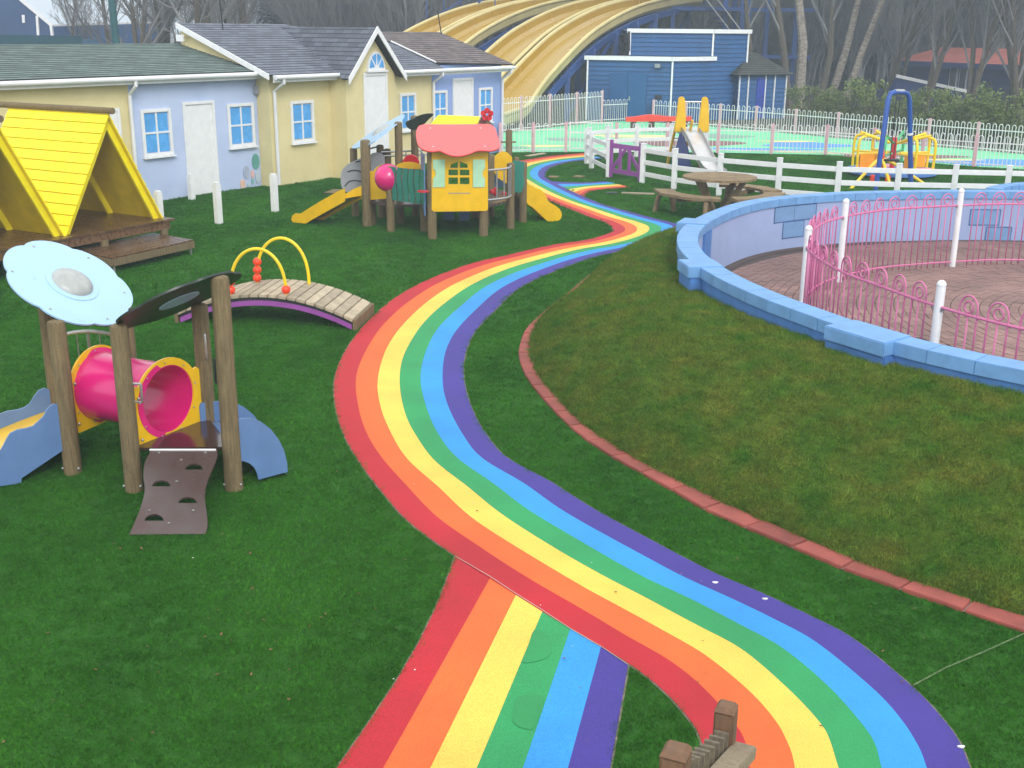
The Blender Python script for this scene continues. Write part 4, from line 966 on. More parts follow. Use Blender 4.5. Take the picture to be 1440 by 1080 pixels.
# left slide (yellow sides, dark bed)
sl0, sl1 = V((u1.x + .05, u1.y - .05, 0)), g(437, 308.5); sdv = (sl1 - sl0).normalized()
sp = lambda x, y: vp(x, y, sl1, sdv)
SO = [sp(x, y) for x, y in [(509, 279), (509, 261), (499, 265), (489, 271), (478, 277), (466, 284), (455, 291), (447, 296), (440, 295.5), (435.5, 299), (434.5, 304), (437, 308.5), (455, 309.5), (462, 305), (480, 295), (500, 284)]]
sb = V((-sdv.y, sdv.x, 0)) * .52
MB().prism(SO, .022).build('slide_side', M_yel, un); MB().prism([p + sb for p in SO], .022).build('slide_side', M_yel, un)
bedp = [sp(509, 275), sp(490, 283), sp(470, 294), sp(455, 303), sp(438, 306)]; mb = MB(); mb.strip(bedp, [p + sb for p in bedp]); mb.strip([p + sb - V((0, 0, .02)) for p in bedp], [p - V((0, 0, .02)) for p in bedp]); mb.build('slide_bed', M_steel, un)
# right slide
s2 = g(778, 311.5); s2d = (s2 - u6); s2d.z = 0; s2d.normalize(); sp2 = lambda x, y: vp(x, y, s2, s2d)
SO = catmull([sp2(x, y) for x, y in [(739, 255), (743, 258), (747, 264), (755, 264.5), (763, 269), (768, 276), (771, 283), (779, 288), (787, 294), (790, 302), (787, 309), (778, 311.5), (770, 311), (760, 302), (748, 291), (739, 283)]], 2, True)
sb = V((-s2d.y, s2d.x, 0)) * .5
MB().prism(SO, .022).build('slide_side', M_yel, un); MB().prism([p + sb for p in SO], .022).build('slide_side', M_yel, un)
bedp = [sp2(739, 278), sp2(755, 292), sp2(768, 303), sp2(778, 308)]; mb = MB(); mb.strip(bedp, [p + sb for p in bedp]); mb.strip([p + sb - V((0, 0, .02)) for p in bedp], [p - V((0, 0, .02)) for p in bedp]); mb.build('slide_bed', M_steel, un)
# curved balcony railing between house and right post
def arc(a, b, z, bulge, n=10):
    a, b = V(a), V(b); d = b - a; nn = V((d.y, -d.x, 0)).normalized(); return [a.lerp(b, k / n) + nn * bulge * math.sin(math.pi * k / n) + V((0, 0, z)) for k in range(n + 1)]
zt_, zb_ = vp(700, 236, h2, u5 - h2).z, vp(700, 277, h2, u5 - h2).z
ha_, hb_ = V((h2.x + .08, h2.y, 0)), V((u5.x, u5.y, 0)); tp_, bt_ = arc(ha_, hb_, zt_, .16), arc(ha_, hb_, zb_, .16)
rl_ = MB().tube(tp_, .022, 8).build('curved_rail', M_steel, un); MB().tube(bt_, .022, 8).build('curved_rail', M_steel, un)
for k in (2, 4, 6, 8): MB().tube([tp_[k], bt_[k]], .016, 6).build('railing_bar', M_steel, rl_)
for k, (x, y) in enumerate(((697, 267), (697, 273), (709, 273), (692, 270))): MB().sphere(vp(x, y, h2, u5 - h2) + V((0, .05, 0)), .05, 10, 7).build('red_bead', M_red, un)
# yellow pointed panel and blue bed behind, teal wavy panel
MB().prism([vp(x, y, u15, (1, .2, 0)) for x, y in ((693, 222), (700, 216), (706, 212.5), (713, 214), (720, 221), (720, 240), (712, 258), (700, 250), (694, 240))], .02).build('pointed_panel', M_yel, un)
MB().prism([vp(x, y, u15 + V((0, .3, 0)), (1, .2, 0)) for x, y in ((693, 244), (705, 252), (712, 262), (693, 266))], .02).build('side_panel', M_bpan, un)
TPn = (u6 - u5); TPn.z = 0; tq = lambda x, y: vp(x, y, u5.lerp(u6, .5) + V((0, -.05, 0)), V((1, .5, 0)))
MB().prism(catmull([tq(x, y) for x, y in [(721, 228), (727, 226), (733, 227), (737, 229), (736, 244), (737, 258), (734, 268), (730, 272), (727, 269), (723, 272), (722, 258), (724, 244)]], 2, True), .02).build('wavy_panel', M_teal, un)
cr = atY(715, 200, 24.4); MB().bar(cr + V((-.16, 0, 0)), cr + V((.16, .05, 0)), .03, .03).build('cross_peg', M_log, un)
# ------------------------------------------------------------------ white post-and-rail fence with purple gate
RH = .95
def rpt(x, y): return V((*g(x, y, RH)[:2], 0))
f1p = [rpt(*p) for p in [(905, 205), (950, 212), (1014, 219), (1097, 225.5), (1181, 231), (1265, 233.5), (1345, 235), (1420, 236.5)]]
dd = f1p[-1] - f1p[-2]; f1p += [f1p[-1] + dd * 1.0 + V((0, -.1, 0)), f1p[-1] + dd * 2 + V((0, -.3, 0))]
f2p = [rpt(857, 199), rpt(833, 189.5), rpt(826, 184.5), rpt(829, 182), rpt(855, 179.5), rpt(896, 177.5), rpt(945, 176.5), rpt(994, 176)]
def railfence(name, pts, label):
    o = thing(name, label, 'fence', pts[0], None)
    for p in pts:
        MB().box(p + V((0, 0, RH / 2 + .02)), (.11, .11, RH + .04), CU, CN).build('post', M_white, o, bev=.008)
        MB().box(p + V((0, 0, RH + .052)), (.125, .125, .022), CU, CN).build('post_cap', M_white, o, bev=.006)
    for a, b in zip(pts[:-1], pts[1:]):
        d = (b - a).normalized() * .058
        for z in (.24, .54, .84):
            MB().bar(a + d + V((0, 0, z)), b - d + V((0, 0, z)), .035, .115).build('rail', M_white, o, bev=.006)
railfence('rail_fence', f1p, 'white three-rail fence running right from the purple gate behind the picnic table')
railfence('rail_fence', f2p, 'white three-rail fence curving round the small slide left of the purple gate')
ga, gb = f2p[0], f1p[0]; gl = (gb - ga); gn = gl.normalized(); gt = thing('garden_gate', 'purple wooden gate with crossed braces in the white rail fence', 'gate', ga)
a, b = ga + gn * .09, gb - gn * .09
for p in (a, b): MB().box(p + V((0, 0, .52)), (.10, .07, .98), gn, None).build('gate_stile', M_purple, gt, bev=.006)
ai, bi = a + gn * .052, b - gn * .052
for z in (.20, .86): MB().bar(ai + V((0, 0, z)), bi + V((0, 0, z)), .045, .12).build('gate_rail', M_purple, gt, bev=.005)
m_ = (ai + bi) / 2; off = V((gn.y, -gn.x, 0)) * .03
for p, q in ((ai + V((0, 0, .27)), m_ + V((-.03, 0, .80))), (bi + V((0, 0, .27)), m_ + V((.03, 0, .80)))): MB().bar(p - off, q - off, .03, .09).build('gate_brace', M_purple, gt)
for t in (.33, .67): p = ai.lerp(bi, t); MB().bar(p + off + V((0, 0, .26)), p + off + V((0, 0, .80)), .03, .10, (gn.x, gn.y, 0)).build('gate_pale', M_purple, gt)
MB().box(b + V((0, -.05, .62)), (.05, .03, .09)).build('latch', M_steel, gt)

# ------------------------------------------------------------------ bow-topped railings (white with pale pink posts)
def bowtop(pts, label, H=.92, pitch=.22, posts=True, rad_=.012, endpost=True, far=False):
    o = thing('bow_top_railing', label, 'railing', pts[0])
    for si, (a, b) in enumerate(zip(pts[:-1], pts[1:])):
        d = b - a; L = d.length; dn = d.normalized(); mb = MB(); n = max(1, int(L / pitch)); 
        for z in (.10, H - .20): mb.bar(a + V((0, 0, z)), b + V((0, 0, z)), .022, .03)
        for i in range(n):
            s = L * (i + .5) / n; w = pitch * .27; P_ = [a + dn * (s - w) + V((0, 0, .03))]
            for k in range(7): t = math.pi * k / 6; P_.append(a + dn * (s - w * math.cos(t)) + V((0, 0, H - .06 + .06 * math.sin(t))))
            P_.append(a + dn * (s + w) + V((0, 0, .03))); mb.tube(P_, rad_, 4, caps=False)
        mb.build('railing_panel', M_wmetal, o, kind='stuff')
        MB().box(a + V((0, 0, H * .52)), (.085, .085, H * 1.04), dn, None).build('post', M_palepink, o, bev=.006)
    MB().box(pts[-1] + V((0, 0, H * .52)), (.085, .085, H * 1.04)).build('post', M_palepink, o, bev=.006)
    return o
def sub(pts, step):
    out = []
    for a, b in zip(pts[:-1], pts[1:]):
        n = max(1, round((b - a).length / step)); out += [a.lerp(b, k / n) for k in range(n)]
    return out + [pts[-1]]
bowtop(sub([V((-.45, 36.75, 0)), V((1.67, 37.3, 0))], 1.2), 'short white bow-top railing between the end cottage and the white railing gate')
gp0, gp1 = V((1.80, 37.35, 0)), V((3.15, 37.45, 0))
wg = thing('railing_gate', 'white bow-top railing gate beside the pale pink post at the rainbow path end', 'gate', gp0)
mb = MB()
for p in (gp0, gp1): mb.box(p + V((0, 0, .5)), (.05, .05, .92))
for z in (.12, .62, .93): mb.bar(gp0 + V((0, 0, z)), gp1 + V((0, 0, z)), .03, .04)
mb.build('gate_frame', M_wmetal, wg); mb = MB()
for k in range(1, 12): p = gp0.lerp(gp1, k / 12); mb.tube([p + V((0, 0, .12)), p + V((0, 0, .93))], .011, 5)
mb.build('gate_bars', M_wmetal, wg, kind='stuff')
bowtop(sub([V((3.3, 37.45, 0)), V((6.6, 37.5, 0)), V((10.0, 37.1, 0)), V((13.6, 34.1, 0)), V((14.85, 33.4, 0)), V((18.5, 31.4, 0))], 1.85), 'long white bow-top railing with pale pink posts along the near edge of the mint surface')
bowtop(sub([V((-.9, 43.6, 0)), V((3.73, 49.8, 0))], 2.0), 'tall white bow-top railing in front of the giant yellow slides', H=1.28)
bowtop(sub([V((3.73, 49.8, 0)), V((5.0, 50.7, 0))], 1.3), 'short white bow-top railing before the blue double door')
gg = bowtop([V((5.95, 50.0, 0)), V((6.05, 51.1, 0))], 'white bow-top gate leaf standing open before the blue building')
bowtop(sub([V((5.95, 50.0, 0)), V((9.6, 46.3, 0)), V((13.2, 41.6, 0)), V((16.7, 37.6, 0)), V((19.5, 34.5, 0))], 2.0), 'long white bow-top railing along the far edge of the mint surface by the shrubs')
# ------------------------------------------------------------------ mint safety surface with patches
M_mintg = mat('mint_rubber', srgb(122, 212, 160), .8, var=.05, scale=.8, fine=.12, fscale=160)
sp_ = [(-.6, 37.0), (1.7, 37.42), (3.3, 37.5), (6.6, 37.55), (10.05, 37.15), (13.65, 34.15), (14.9, 33.45), (19.5, 31), (20.5, 34), (16.9, 37.7), (13.3, 41.7), (9.7, 46.4), (6, 50.2), (5.0, 50.9), (3.7, 49.9), (-1.0, 43.6)]
MB().add([(x, y, .004) for x, y in sp_], [tuple(range(len(sp_)))]).build('safety_surface', M_mintg, kind='structure')
MB().add([(-1.2, 37.6, .0), (-.6, 37.2, 0), (-.6, 37.0, 0), (-1, 43.6, 0)], [(0, 1, 2, 3)])
def blob(cx, cy, rx, ry, mt, nm, z=.009, ph=0):
    P_ = [(cx + rx * math.cos(a) * (1 + .22 * math.sin(3 * a + ph)), cy + ry * math.sin(a) * (1 + .2 * math.sin(2 * a + ph * 2)), z) for a in [2 * math.pi * k / 40 for k in range(40)]]
    MB().add(P_, [tuple(range(40))]).build('surface_patch', mt, kind='structure')
M_pb = mat('blue_rubber_pale', srgb(88, 150, 224), .8, var=.05, fine=.1, fscale=160); M_pbr = mat('brown_rubber', srgb(132, 98, 96), .8, var=.06, fine=.12, fscale=160); M_py = mat('cream_rubber', srgb(236, 226, 150), .8, var=.04, fine=.1, fscale=160); M_pp = mat('grey_rubber', srgb(128, 168, 150), .8, var=.05, fine=.1)
blob(6.0, 40.6, 1.9, 1.3, M_pbr, 'p', ph=.5); blob(8.2, 38.8, 2.3, .38, M_pb, 'p', ph=1); blob(12.2, 37.0, 2.0, .8, M_pbr, 'p', z=.013, ph=2); blob(14.6, 35.3, 1.8, .9, M_pb, 'p', z=.011, ph=0)
blob(10.2, 40.4, 1.6, .9, M_pb, 'p', ph=2.4); blob(9.3, 37.9, .8, .22, M_py, 'p', z=.014, ph=1); blob(10.6, 37.6, .6, .2, M_py, 'p', z=.014, ph=3); blob(9.8, 41.6, 1.0, .3, M_py, 'p', z=.014); blob(13.6, 35.9, .9, .25, M_py, 'p', z=.016, ph=1)
blob(1.0, 39.2, .8, .4, M_py, 'p', ph=.3); blob(2.2, 41.6, 1.2, .7, M_pp, 'p', ph=1.3); blob(-.1, 38.6, .5, .3, M_pp, 'p', ph=2.3); blob(4.3, 43.2, 1.4, .7, M_py, 'p', ph=.6); blob(7.5, 43.6, 1.3, .9, M_pp, 'p', ph=1.9)

# ------------------------------------------------------------------ pink hooped fence in the arena
rail_px = [(1138, 352), (1180, 380), (1235, 401), (1288, 420.5), (1331, 434.5), (1385, 449.5), (1440, 463)]
far_px = [(1440, 287), (1400, 287), (1360, 288.5), (1306, 291), (1252, 294.5), (1212, 300), (1185, 305.5), (1165, 311), (1150, 318), (1138, 330)]
ZR = 1.05
curve = [V((*g(x, y, ZR)[:2], 0)) for x, y in far_px] + [V((*g(x, y, ZR)[:2], 0)) for x, y in rail_px]
e = curve[-1] - curve[-2]; curve += [curve[-1] + e * 1.0, curve[-1] + e * 2.2 + V((.1, .25, 0))]
e = curve[0] - curve[1]; curve = [curve[0] + e * 4 + V((0, -.5, 0)), curve[0] + e * 2 + V((0, -.1, 0))] + curve
fc_ = catmull(curve, 8)
pf = thing('hooped_fence', 'pink metal fence with hoops and rings and white posts inside the round enclosure', 'fence', fc_[0])
FL = length(fc_); FR = resample(fc_, int(FL / .03)); NFR = len(FR)
def fat(s):
    f = min(max(s / FL * (NFR - 1), 0), NFR - 1.001); i = int(f); return FR[i].lerp(FR[i + 1], f - i)
posts_px = [(1363, 268), (1183.5, 279.5), (1135, 318), (1325, 396)]
ps = []
for x, y in posts_px:
    p = V((*g(x, y, 1.32)[:2], 0)); k = min(range(NFR), key=lambda i: (FR[i] - p).length); ps.append(k * FL / (NFR - 1))
ps.sort(); gap = 2.6
ps = [s for s in ([ps[0] - gap] if ps[0] - gap > 0 else [])] + ps + [ps[-1] + 2.6]
for s in ps:
    p = fat(s); q = fat(s + .05); d = (q - p).normalized()
    po = MB().tube([p, p + V((0, 0, 1.26))], .048, 4 if False else 12).build('post', M_white, pf)
    MB().sphere(p + V((0, 0, 1.285)), .05, 12, 8).build('post_cap', M_white, po)
    for sd2 in (-1, 1): MB().box(p + d * sd2 * .055 + V((0, 0, ZR - .02)), (.03, .04, .04), d, None).build('bracket', M_steel, po)
for z, r in ((ZR, .017), (.10, .014)): MB().tube([p + V((0, 0, z)) for p in FR[::4]], r, 8).build('rail', M_pink, pf)
hm = MB(); w = .115
hm.tube([V((-w, 0, .02)), V((-w, 0, ZR - .0))] + [V((-w * math.cos(math.pi * k / 14), 0, ZR + .07 + .13 * math.sin(math.pi * k / 14))) for k in range(15)] + [V((w, 0, ZR)), V((w, 0, .02))], .0105, 6)
hme = hm.mesh('hoop'); hme.materials.append(M_pink); hme.polygons.foreach_set('use_smooth', [True] * len(hme.polygons))
rme = MB().tube([V((.058 * math.cos(2 * math.pi * k / 16), 0, ZR + .085 + .058 * math.sin(2 * math.pi * k / 16))) for k in range(16)], .0105, 6, closed=True).mesh('ring'); rme.materials.append(M_pink); rme.polygons.foreach_set('use_smooth', [True] * len(rme.polygons))
bme = MB().tube([V((0, 0, .02)), V((0, 0, ZR + .03))], .0095, 6).mesh('picket'); bme.materials.append(M_pink); bme.polygons.foreach_set('use_smooth', [True] * len(bme.polygons))
s = .1; pitch = .36
bounds = [0] + ps + [FL]
for a, b in zip(bounds[:-1], bounds[1:]):
    L = b - a; n = int((L - .1) / pitch)
    for i in range(n):
        s = a + (L - n * pitch) / 2 + pitch * (i + .5); p = fat(s); d = (fat(s + .05) - fat(s - .05)); rz_ = math.atan2(d.y, d.x); lp = p - pf.location
        inst('hoop', hme, pf, lp, rz_); inst('ring', rme, pf, lp, rz_); inst('picket', bme, pf, lp, rz_)

# ------------------------------------------------------------------ picnic table with curved benches
tc = g(1012, 250, .74); tc.z = 0; TRd = 51 / FPX * ((tc - EYEP).dot(fwd))
pt = thing('picnic_table', 'round weathered wooden picnic table with three attached curved benches', 'picnic table', tc)
nb_ = 9
for i in range(nb_):
    y0_, y1_ = -TRd + 2 * TRd * i / nb_ + .004, -TRd + 2 * TRd * (i + 1) / nb_ - .004; P_ = []
    ys = [lerp(y0_, y1_, k / 4) for k in range(5)]
    P_ = [(math.sqrt(max(TRd ** 2 - y * y, 0)), y) for y in ys] + [(-math.sqrt(max(TRd ** 2 - y * y, 0)), y) for y in ys[::-1]]
    MB().prism([tc + V((x, y, .75)) for x, y in P_], .05, nrm=(0, 0, 1)).build('table_plank', M_tablew, pt, smooth=False)
for k in range(4):
    a = math.pi / 4 + k * math.pi / 2; d = V((math.cos(a), math.sin(a), 0)); MB().bar(tc + d * .62 + V((0, 0, .71)), tc + d * .16 + V((0, 0, .02)), .09, .13, (d.y, -d.x, 0)).build('table_leg', M_tablew, pt, bev=.01)
def bench(a0, a1):
    r0b, r1b = TRd + .18, TRd + .62; N_ = 10; aa_ = [lerp(a0, a1, k / N_) for k in range(N_ + 1)]
    P_ = [tc + V((r1b * math.cos(a) , r1b * math.sin(a), .44)) for a in (a0, (a0 * 2 + a1) / 3, (a0 + 2 * a1) / 3, a1)] + [tc + V((r0b * math.cos(a), r0b * math.sin(a), .44)) for a in aa_[::-1]]
    bo = MB().prism(P_, .055, nrm=(0, 0, 1)).build('bench_seat', M_tablew, pt, smooth=False)
    for t in (.14, .86):
        a = lerp(a0, a1, t); d = V((math.cos(a), math.sin(a), 0)); c = tc + d * (r0b + .20)
        for s in (-1, 1): MB().tube(catmull([c + d * s * .05 + V((0, 0, .41)), c + d * s * .14 + V((0, 0, .33)), c + d * s * .21 + V((0, 0, 0))], 3), .055, 8).build('bench_leg', M_tablew, bo)
    am = (a0 + a1) / 2; d = V((math.cos(am), math.sin(am), 0)); MB().bar(tc + d * .3 + V((0, 0, .30)), tc + d * (r0b + .3) + V((0, 0, .37)), .06, .10).build('bench_arm', M_tablew, pt)
R_ = math.radians
bench(R_(170), R_(262)); bench(R_(275), R_(350)); bench(R_(5), R_(80))

# ------------------------------------------------------------------ toddler slide
sb0 = V((5.0, 32.9, 0)); ts = thing('small_slide', 'small metal playground slide with tall yellow curved side guards and blue sides', 'slide', sb0)
zt2 = 1.04; M_chute = mat('bright_steel', (.62, .61, .60), .3, var=.05, metal=.5); X0, X1 = 4.72, 5.22
for x in (X0, X1 + .16):
    P_ = [V((x + .19 * math.cos(t) * (1 if True else 1), 33.0, 0)) for t in (0,)]
    pr2 = [(-.16, zt2 - .02), (.16, zt2 - .02), (.15, zt2 + .35), (.10, zt2 + .85), (.07, zt2 + .95), (-.04, zt2 + .97), (-.09, zt2 + .92), (-.12, zt2 + .5)]
    MB().prism([V((x + a, 33.1 - (0 if a < 0 else .0), z)) for a, z in pr2], .09, nrm=(0, 1, 0)).build('side_guard', M_yel, ts, bev=.02)
MB().tube([V((X0, 33.1, zt2 + .82)), V((X1 + .16, 33.1, zt2 + .82))], .02, 8).build('top_bar', M_steel, ts)
ch = [V((5.0, 33.2, zt2)), V((5.02, 32.9, zt2 - .02)), V((5.13, 32.4, .78)), V((5.27, 31.8, .40)), V((5.40, 31.3, .16)), V((5.5, 30.95, .10))]
ch = catmull(ch, 3); sw_ = V((.24, .05, 0)); mb = MB(); mb.strip([p - sw_ for p in ch], [p + sw_ for p in ch]); mb.strip([p + sw_ - V((0, 0, .03)) for p in ch], [p - sw_ - V((0, 0, .03)) for p in ch]); mb.build('chute', M_chute, ts)
for s in (-1, 1):
    mb = MB(); mb.strip([p + sw_ * s for p in ch], [p + sw_ * s + V((0, 0, .12)) for p in ch]); mb.strip([p + sw_ * s * 1.06 + V((0, 0, .12)) for p in ch], [p + sw_ * s * 1.06 - V((0, 0, .04)) for p in ch]); mb.strip([p + sw_ * s + V((0, 0, .12)) for p in ch], [p + sw_ * s * 1.06 + V((0, 0, .12)) for p in ch]); mb.build('chute_side', M_steel, ts)
M_navy = mat('navy_panel', srgb(30, 46, 120), .4, var=.06)
MB().prism([V((4.74, 33.15, zt2 - .02)), V((4.78, 32.9, zt2 - .06)), V((4.86, 32.3, .62)), V((4.94, 32.0, .02)), V((4.52, 33.15, .02))], .03).build('side_panel', M_navy, ts)
MB().prism([V((5.28, 33.15, zt2 - .02)), V((5.28, 32.9, zt2 - .06)), V((5.3, 32.2, .55)), V((5.25, 32.0, .02)), V((5.32, 33.15, .02))], .03).build('side_panel', M_red, ts)
MB().box((5.0, 33.2, zt2 - .04), (.62, .5, .05)).build('platform', M_bpan, ts)
for x in (4.66, 5.1): MB().bar(V((x - .15, 33.9, 0)), V((x, 33.35, zt2 + .3)), .06, .06).build('ladder_side', M_yel, ts)
for k in range(4): t = .2 + k * .2; MB().bar(V((4.51 + .15 * t, 33.9 - .55 * t, (zt2 + .3) * t)), V((4.95 + .15 * t, 33.9 - .55 * t, (zt2 + .3) * t)), .05, .03).build('rung', M_steel, ts)
# ------------------------------------------------------------------ blue arch swing, roundabout, spider rocker
sa, sb_ = g(1231, 268), g(1281, 262); sw = thing('swing_frame', 'tall blue steel arch frame with hanging chains near the roundabout', 'swing', (sa + sb_) / 2)
ta_, tb_ = vp(1249, 140, sa, sb_ - sa), vp(1279, 140, sa, sb_ - sa); tm = [vp(1252, 132, sa, sb_ - sa), vp(1258, 129.5, sa, sb_ - sa), vp(1270, 129.5, sa, sb_ - sa), vp(1276, 132, sa, sb_ - sa)]
M_frame = mat('blue_frame', srgb(34, 82, 164), .4, var=.05)
MB().tube([sa, sa.lerp(ta_, .5), ta_] + tm + [tb_, sb_.lerp(tb_, .5), sb_], .062, 12).build('arch', M_frame, sw)
MB().tube([tm[1] + V((0, 0, .012)), tm[2] + V((0, 0, .012))], .06, 10).build('top_sleeve', M_steel, sw)
lb = sb_.lerp(tb_, .72); MB().tube([sb_.lerp(tb_, .60), sb_.lerp(tb_, .625)], .078, 12).build('white_band', M_white, sw)
for t in (.3, .7):
    c = tm[1].lerp(tm[2], t); MB().tube([c, V((c.x, c.y, .75))], .012, 6).build('chain', M_black, sw)
    for k in range(20): MB()
c = tm[1].lerp(tm[2], .5); MB().prism([V((c.x + .2 * math.cos(a), c.y + .12 * math.sin(a), .72)) for a in [2 * math.pi * k / 12 for k in range(12)]], .05, nrm=(0, 0, 1)).build('swing_seat', M_black, sw)
rc = g(1253, 247); rc.z = 0; rb_ = thing('roundabout', 'playground roundabout with yellow and green handrails on a pink and blue disc', 'roundabout', rc)
RRd = 1.2
MB().lathe(rc, [(RRd * .9, .06), (RRd, .09), (RRd, .17), (RRd * .98, .19), (.0001, .2)], 40).build('disc_rim', mat('disc_blue', srgb(80, 130, 200), .6), rb_)
M_dp = mat('disc_pink', srgb(222, 150, 170), .7)
for k in range(3):
    a0 = k * 2.094 - .9; P_ = [rc + V((0, 0, .205))] + [rc + V((RRd * .97 * math.cos(a0 + j * .13), RRd * .97 * math.sin(a0 + j * .13), .205)) for j in range(9)]; MB().add(P_, [tuple(range(10))]).build('disc_sector', M_dp, rb_)
MB().lathe(rc, [(.07, .2), (.07, 1.0), (.05, 1.04), (.0001, 1.05)], 14).build('hub', M_red, rb_)
M_gt = mat('green_tube', srgb(70, 170, 110), .4, var=.05); M_op = mat('amber_panel', srgb(240, 160, 20), .4, var=.04)
for k in range(8):
    a = k * math.pi / 4 + .25; d = V((math.cos(a), math.sin(a), 0)); e_ = V((-d.y, d.x, 0)); mt = M_gt if k in (1, 5) else M_ytube
    o_ = rc + d * (RRd - .12); P_ = catmull([rc + d * .15 + V((0, 0, .9)), rc + d * .9 + V((0, 0, 1.12)), o_ - d * .2 + V((0, 0, 1.08)), o_ + V((0, 0, .95)), o_ + V((0, 0, .2))], 4)
    h = MB().tube(P_, .038, 8).build('handrail', mt, rb_)
    MB().tube([rc + d * .2 + V((0, 0, .62)), o_ + V((0, 0, .62))], .03, 8).build('lower_rail', mt, h)
    if k % 2 == 0: MB().box(o_ - d * .28 + V((0, 0, .42)), (.42, .05, .42), d, None).build('back_panel', M_op, h)
sc_ = vp(1239, 223, g(1240, 258), (1, 0, 0)); sr_ = thing('spider_rocker', 'yellow splayed-leg rocker with red hub standing before the roundabout', 'rocker', V((sc_.x, sc_.y, 0)))
for x, y in ((1196, 266), (1300, 259), (1252, 262)):
    f = g(x, y); MB().tube(catmull([sc_ , sc_.lerp(f, .25) + V((0, 0, .06)), f], 4), .04, 8).build('leg', M_ytube, sr_)
MB().lathe(sc_, [(.08, -.25), (.09, .1), (.05, .25)], 12).build('hub', M_orange, sr_)
for s in (-1, 1): MB().box(sc_ + V((.2 * s, -.1, -.55)), (.12, .1, .28)).build('seat_block', M_orange, sr_, bev=.02)
MB().bar(sc_ + V((-.35, -.1, -.68)), sc_ + V((.35, -.1, -.68)), .14, .06).build('rocker_beam', M_steel, sr_)
# long red seesaw bench
b0, b1 = atY(880, 166, 45.5), atY(972, 165, 45.0)
ss = thing('red_beam', 'long red play beam seat beyond the small slide', 'play beam', V(((b0.x + b1.x) / 2, 45.2, 0)))
zc_ = b0.z
P_ = [(0, -.10), (1, -.10)] ; P_ = []
for k in range(25): t = k / 24; P_.append(b0.lerp(b1, t) + V((0, 0, .03 + .09 * math.exp(-((t - .38) / .2) ** 2))))
for k in range(25): t = 1 - k / 24; P_.append(b0.lerp(b1, t) + V((0, 0, -.13)))
M_coral2 = mat('red_rubber_panel', srgb(232, 62, 44), .45, var=.05)
MB().prism(P_, .34, nrm=(0, 1, 0)).build('beam', M_coral2, ss, bev=.02)
for t in (.12, .4, .66, .9): c = b0.lerp(b1, t); MB().box((c.x, c.y, (c.z - .13) / 2), (.22, .22, c.z - .14)).build('support', M_brown, ss)
# ------------------------------------------------------------------ foreground timber fence at the bottom edge
bp1 = atY(950, 1047, 4.25); zf = bp1.z
fgf = thing('slatted_rail', 'corner of a slatted wooden fence with square posts at the bottom edge', 'fence', V((bp1.x, bp1.y, 0)))
p1, p2 = atY(951, 1050, 3.05), atY(1022, 990, 3.75)
M_fg = mat('stained_wood', (.20, .105, .055), .75, col2=(.13, .08, .05), scale=7, stretch=(5, 5, 1), bump=.3, bscale=30)
M_fg3 = mat('grey_pale', (.20, .165, .11), .85, col2=(.10, .085, .065), scale=14, stretch=(5, 5, 1.5)); M_fg2 = mat('grey_wood', (.33, .27, .18), .8, col2=(.22, .17, .11), scale=9, stretch=(5, 5, 1.5), bump=.3, bscale=30)
fd = (p2 - p1); fd.z = 0; fL = fd.length; fd.normalize(); fs_ = V((fd.y, -fd.x, 0))
for p, w in ((p1, .085), (p2, .078)):
    q = V((p.x, p.y, 0)); o = MB().box(q + V((0, 0, (p.z - .02) / 2)), (w, w, p.z - .02), fd, None).build('post', M_fg, fgf, bev=.008)
    MB().hexa([p + fd * a * w / 2 + fs_ * b * w / 2 + V((0, 0, -.0195)) for a, b in ((-1, -1), (1, -1), (1, 1), (-1, 1))] + [p + fd * a * w * .34 + fs_ * b * w * .34 for a, b in ((-1, -1), (1, -1), (1, 1), (-1, 1))]).build('post_cap', M_fg, o)
zs = min(p1.z, p2.z)
for i in range(9):
    q = V((p1.x, p1.y, 0)) + fd * (.06 + (fL - .12) * i / 8); z = lerp(p1.z, p2.z, i / 8) - .085 - .02 * math.sin(math.pi * i / 8)
    MB().bar(q + V((0, 0, z)), q + V((0, 0, z - .8)), .055, .013, fd).build('pale', M_fg3, fgf, smooth=False)
MB().bar(V((p1.x, p1.y, p1.z - .22)) + fs_ * .075 + fd * .05, V((p2.x, p2.y, p2.z - .20)) + fs_ * .075 + fd * .03, .09, .05).build('top_rail', M_fg2, fgf, bev=.005)
MB().bar(V((p1.x, p1.y, p1.z - .75)) + fs_ * .06, V((p2.x, p2.y, p2.z - .73)) + fs_ * .06, .05, .08).build('low_rail', M_fg2, fgf, bev=.005)
# ------------------------------------------------------------------ loose boards on the turf, litter
for (x0, y0, x1, y1, w, lb, mt) in ((741, 221, 765, 217, .16, 'pale plank lying on the turf at the rainbow path bend', M_plank), (772, 250, 785, 250.5, .22, 'flat board on the turf just right of the rainbow path bend', M_tablew), (808, 249.5, 820, 250.5, .28, 'flat board on the turf left of the white rail fence', M_tablew), (853, 273, 868, 273, .16, 'dark block lying beside the gate path', M_gpan), (874, 273, 920, 274.5, .12, 'long thin plank lying left of the picnic bench', M_plank), (466, 274, 480, 269, .4, 'dark flat mat on the turf behind the grey climbing panel', M_brown)):
    a, b = g(x0, y0), g(x1, y1); o = MB().bar(a + V((0, 0, .03)), b + V((0, 0, .03)), w, .035).build('loose_board', mt, bev=.004); tag(o, lb, 'board', 'loose boards on the turf')
M_dead = mat('dead_leaf', (.20, .10, .045), .8, var=.3, scale=3); M_litter = mat('pale_litter', (.75, .75, .72), .7)
def leafmesh(s):
    mb = MB(); mb.add([(-s, 0, 0), (0, -.5 * s, .3 * s), (s, 0, .1 * s), (0, .5 * s, .35 * s)], [(0, 1, 2), (0, 2, 3)]); return mb.mesh('fallen_leaf')
mb = MB()
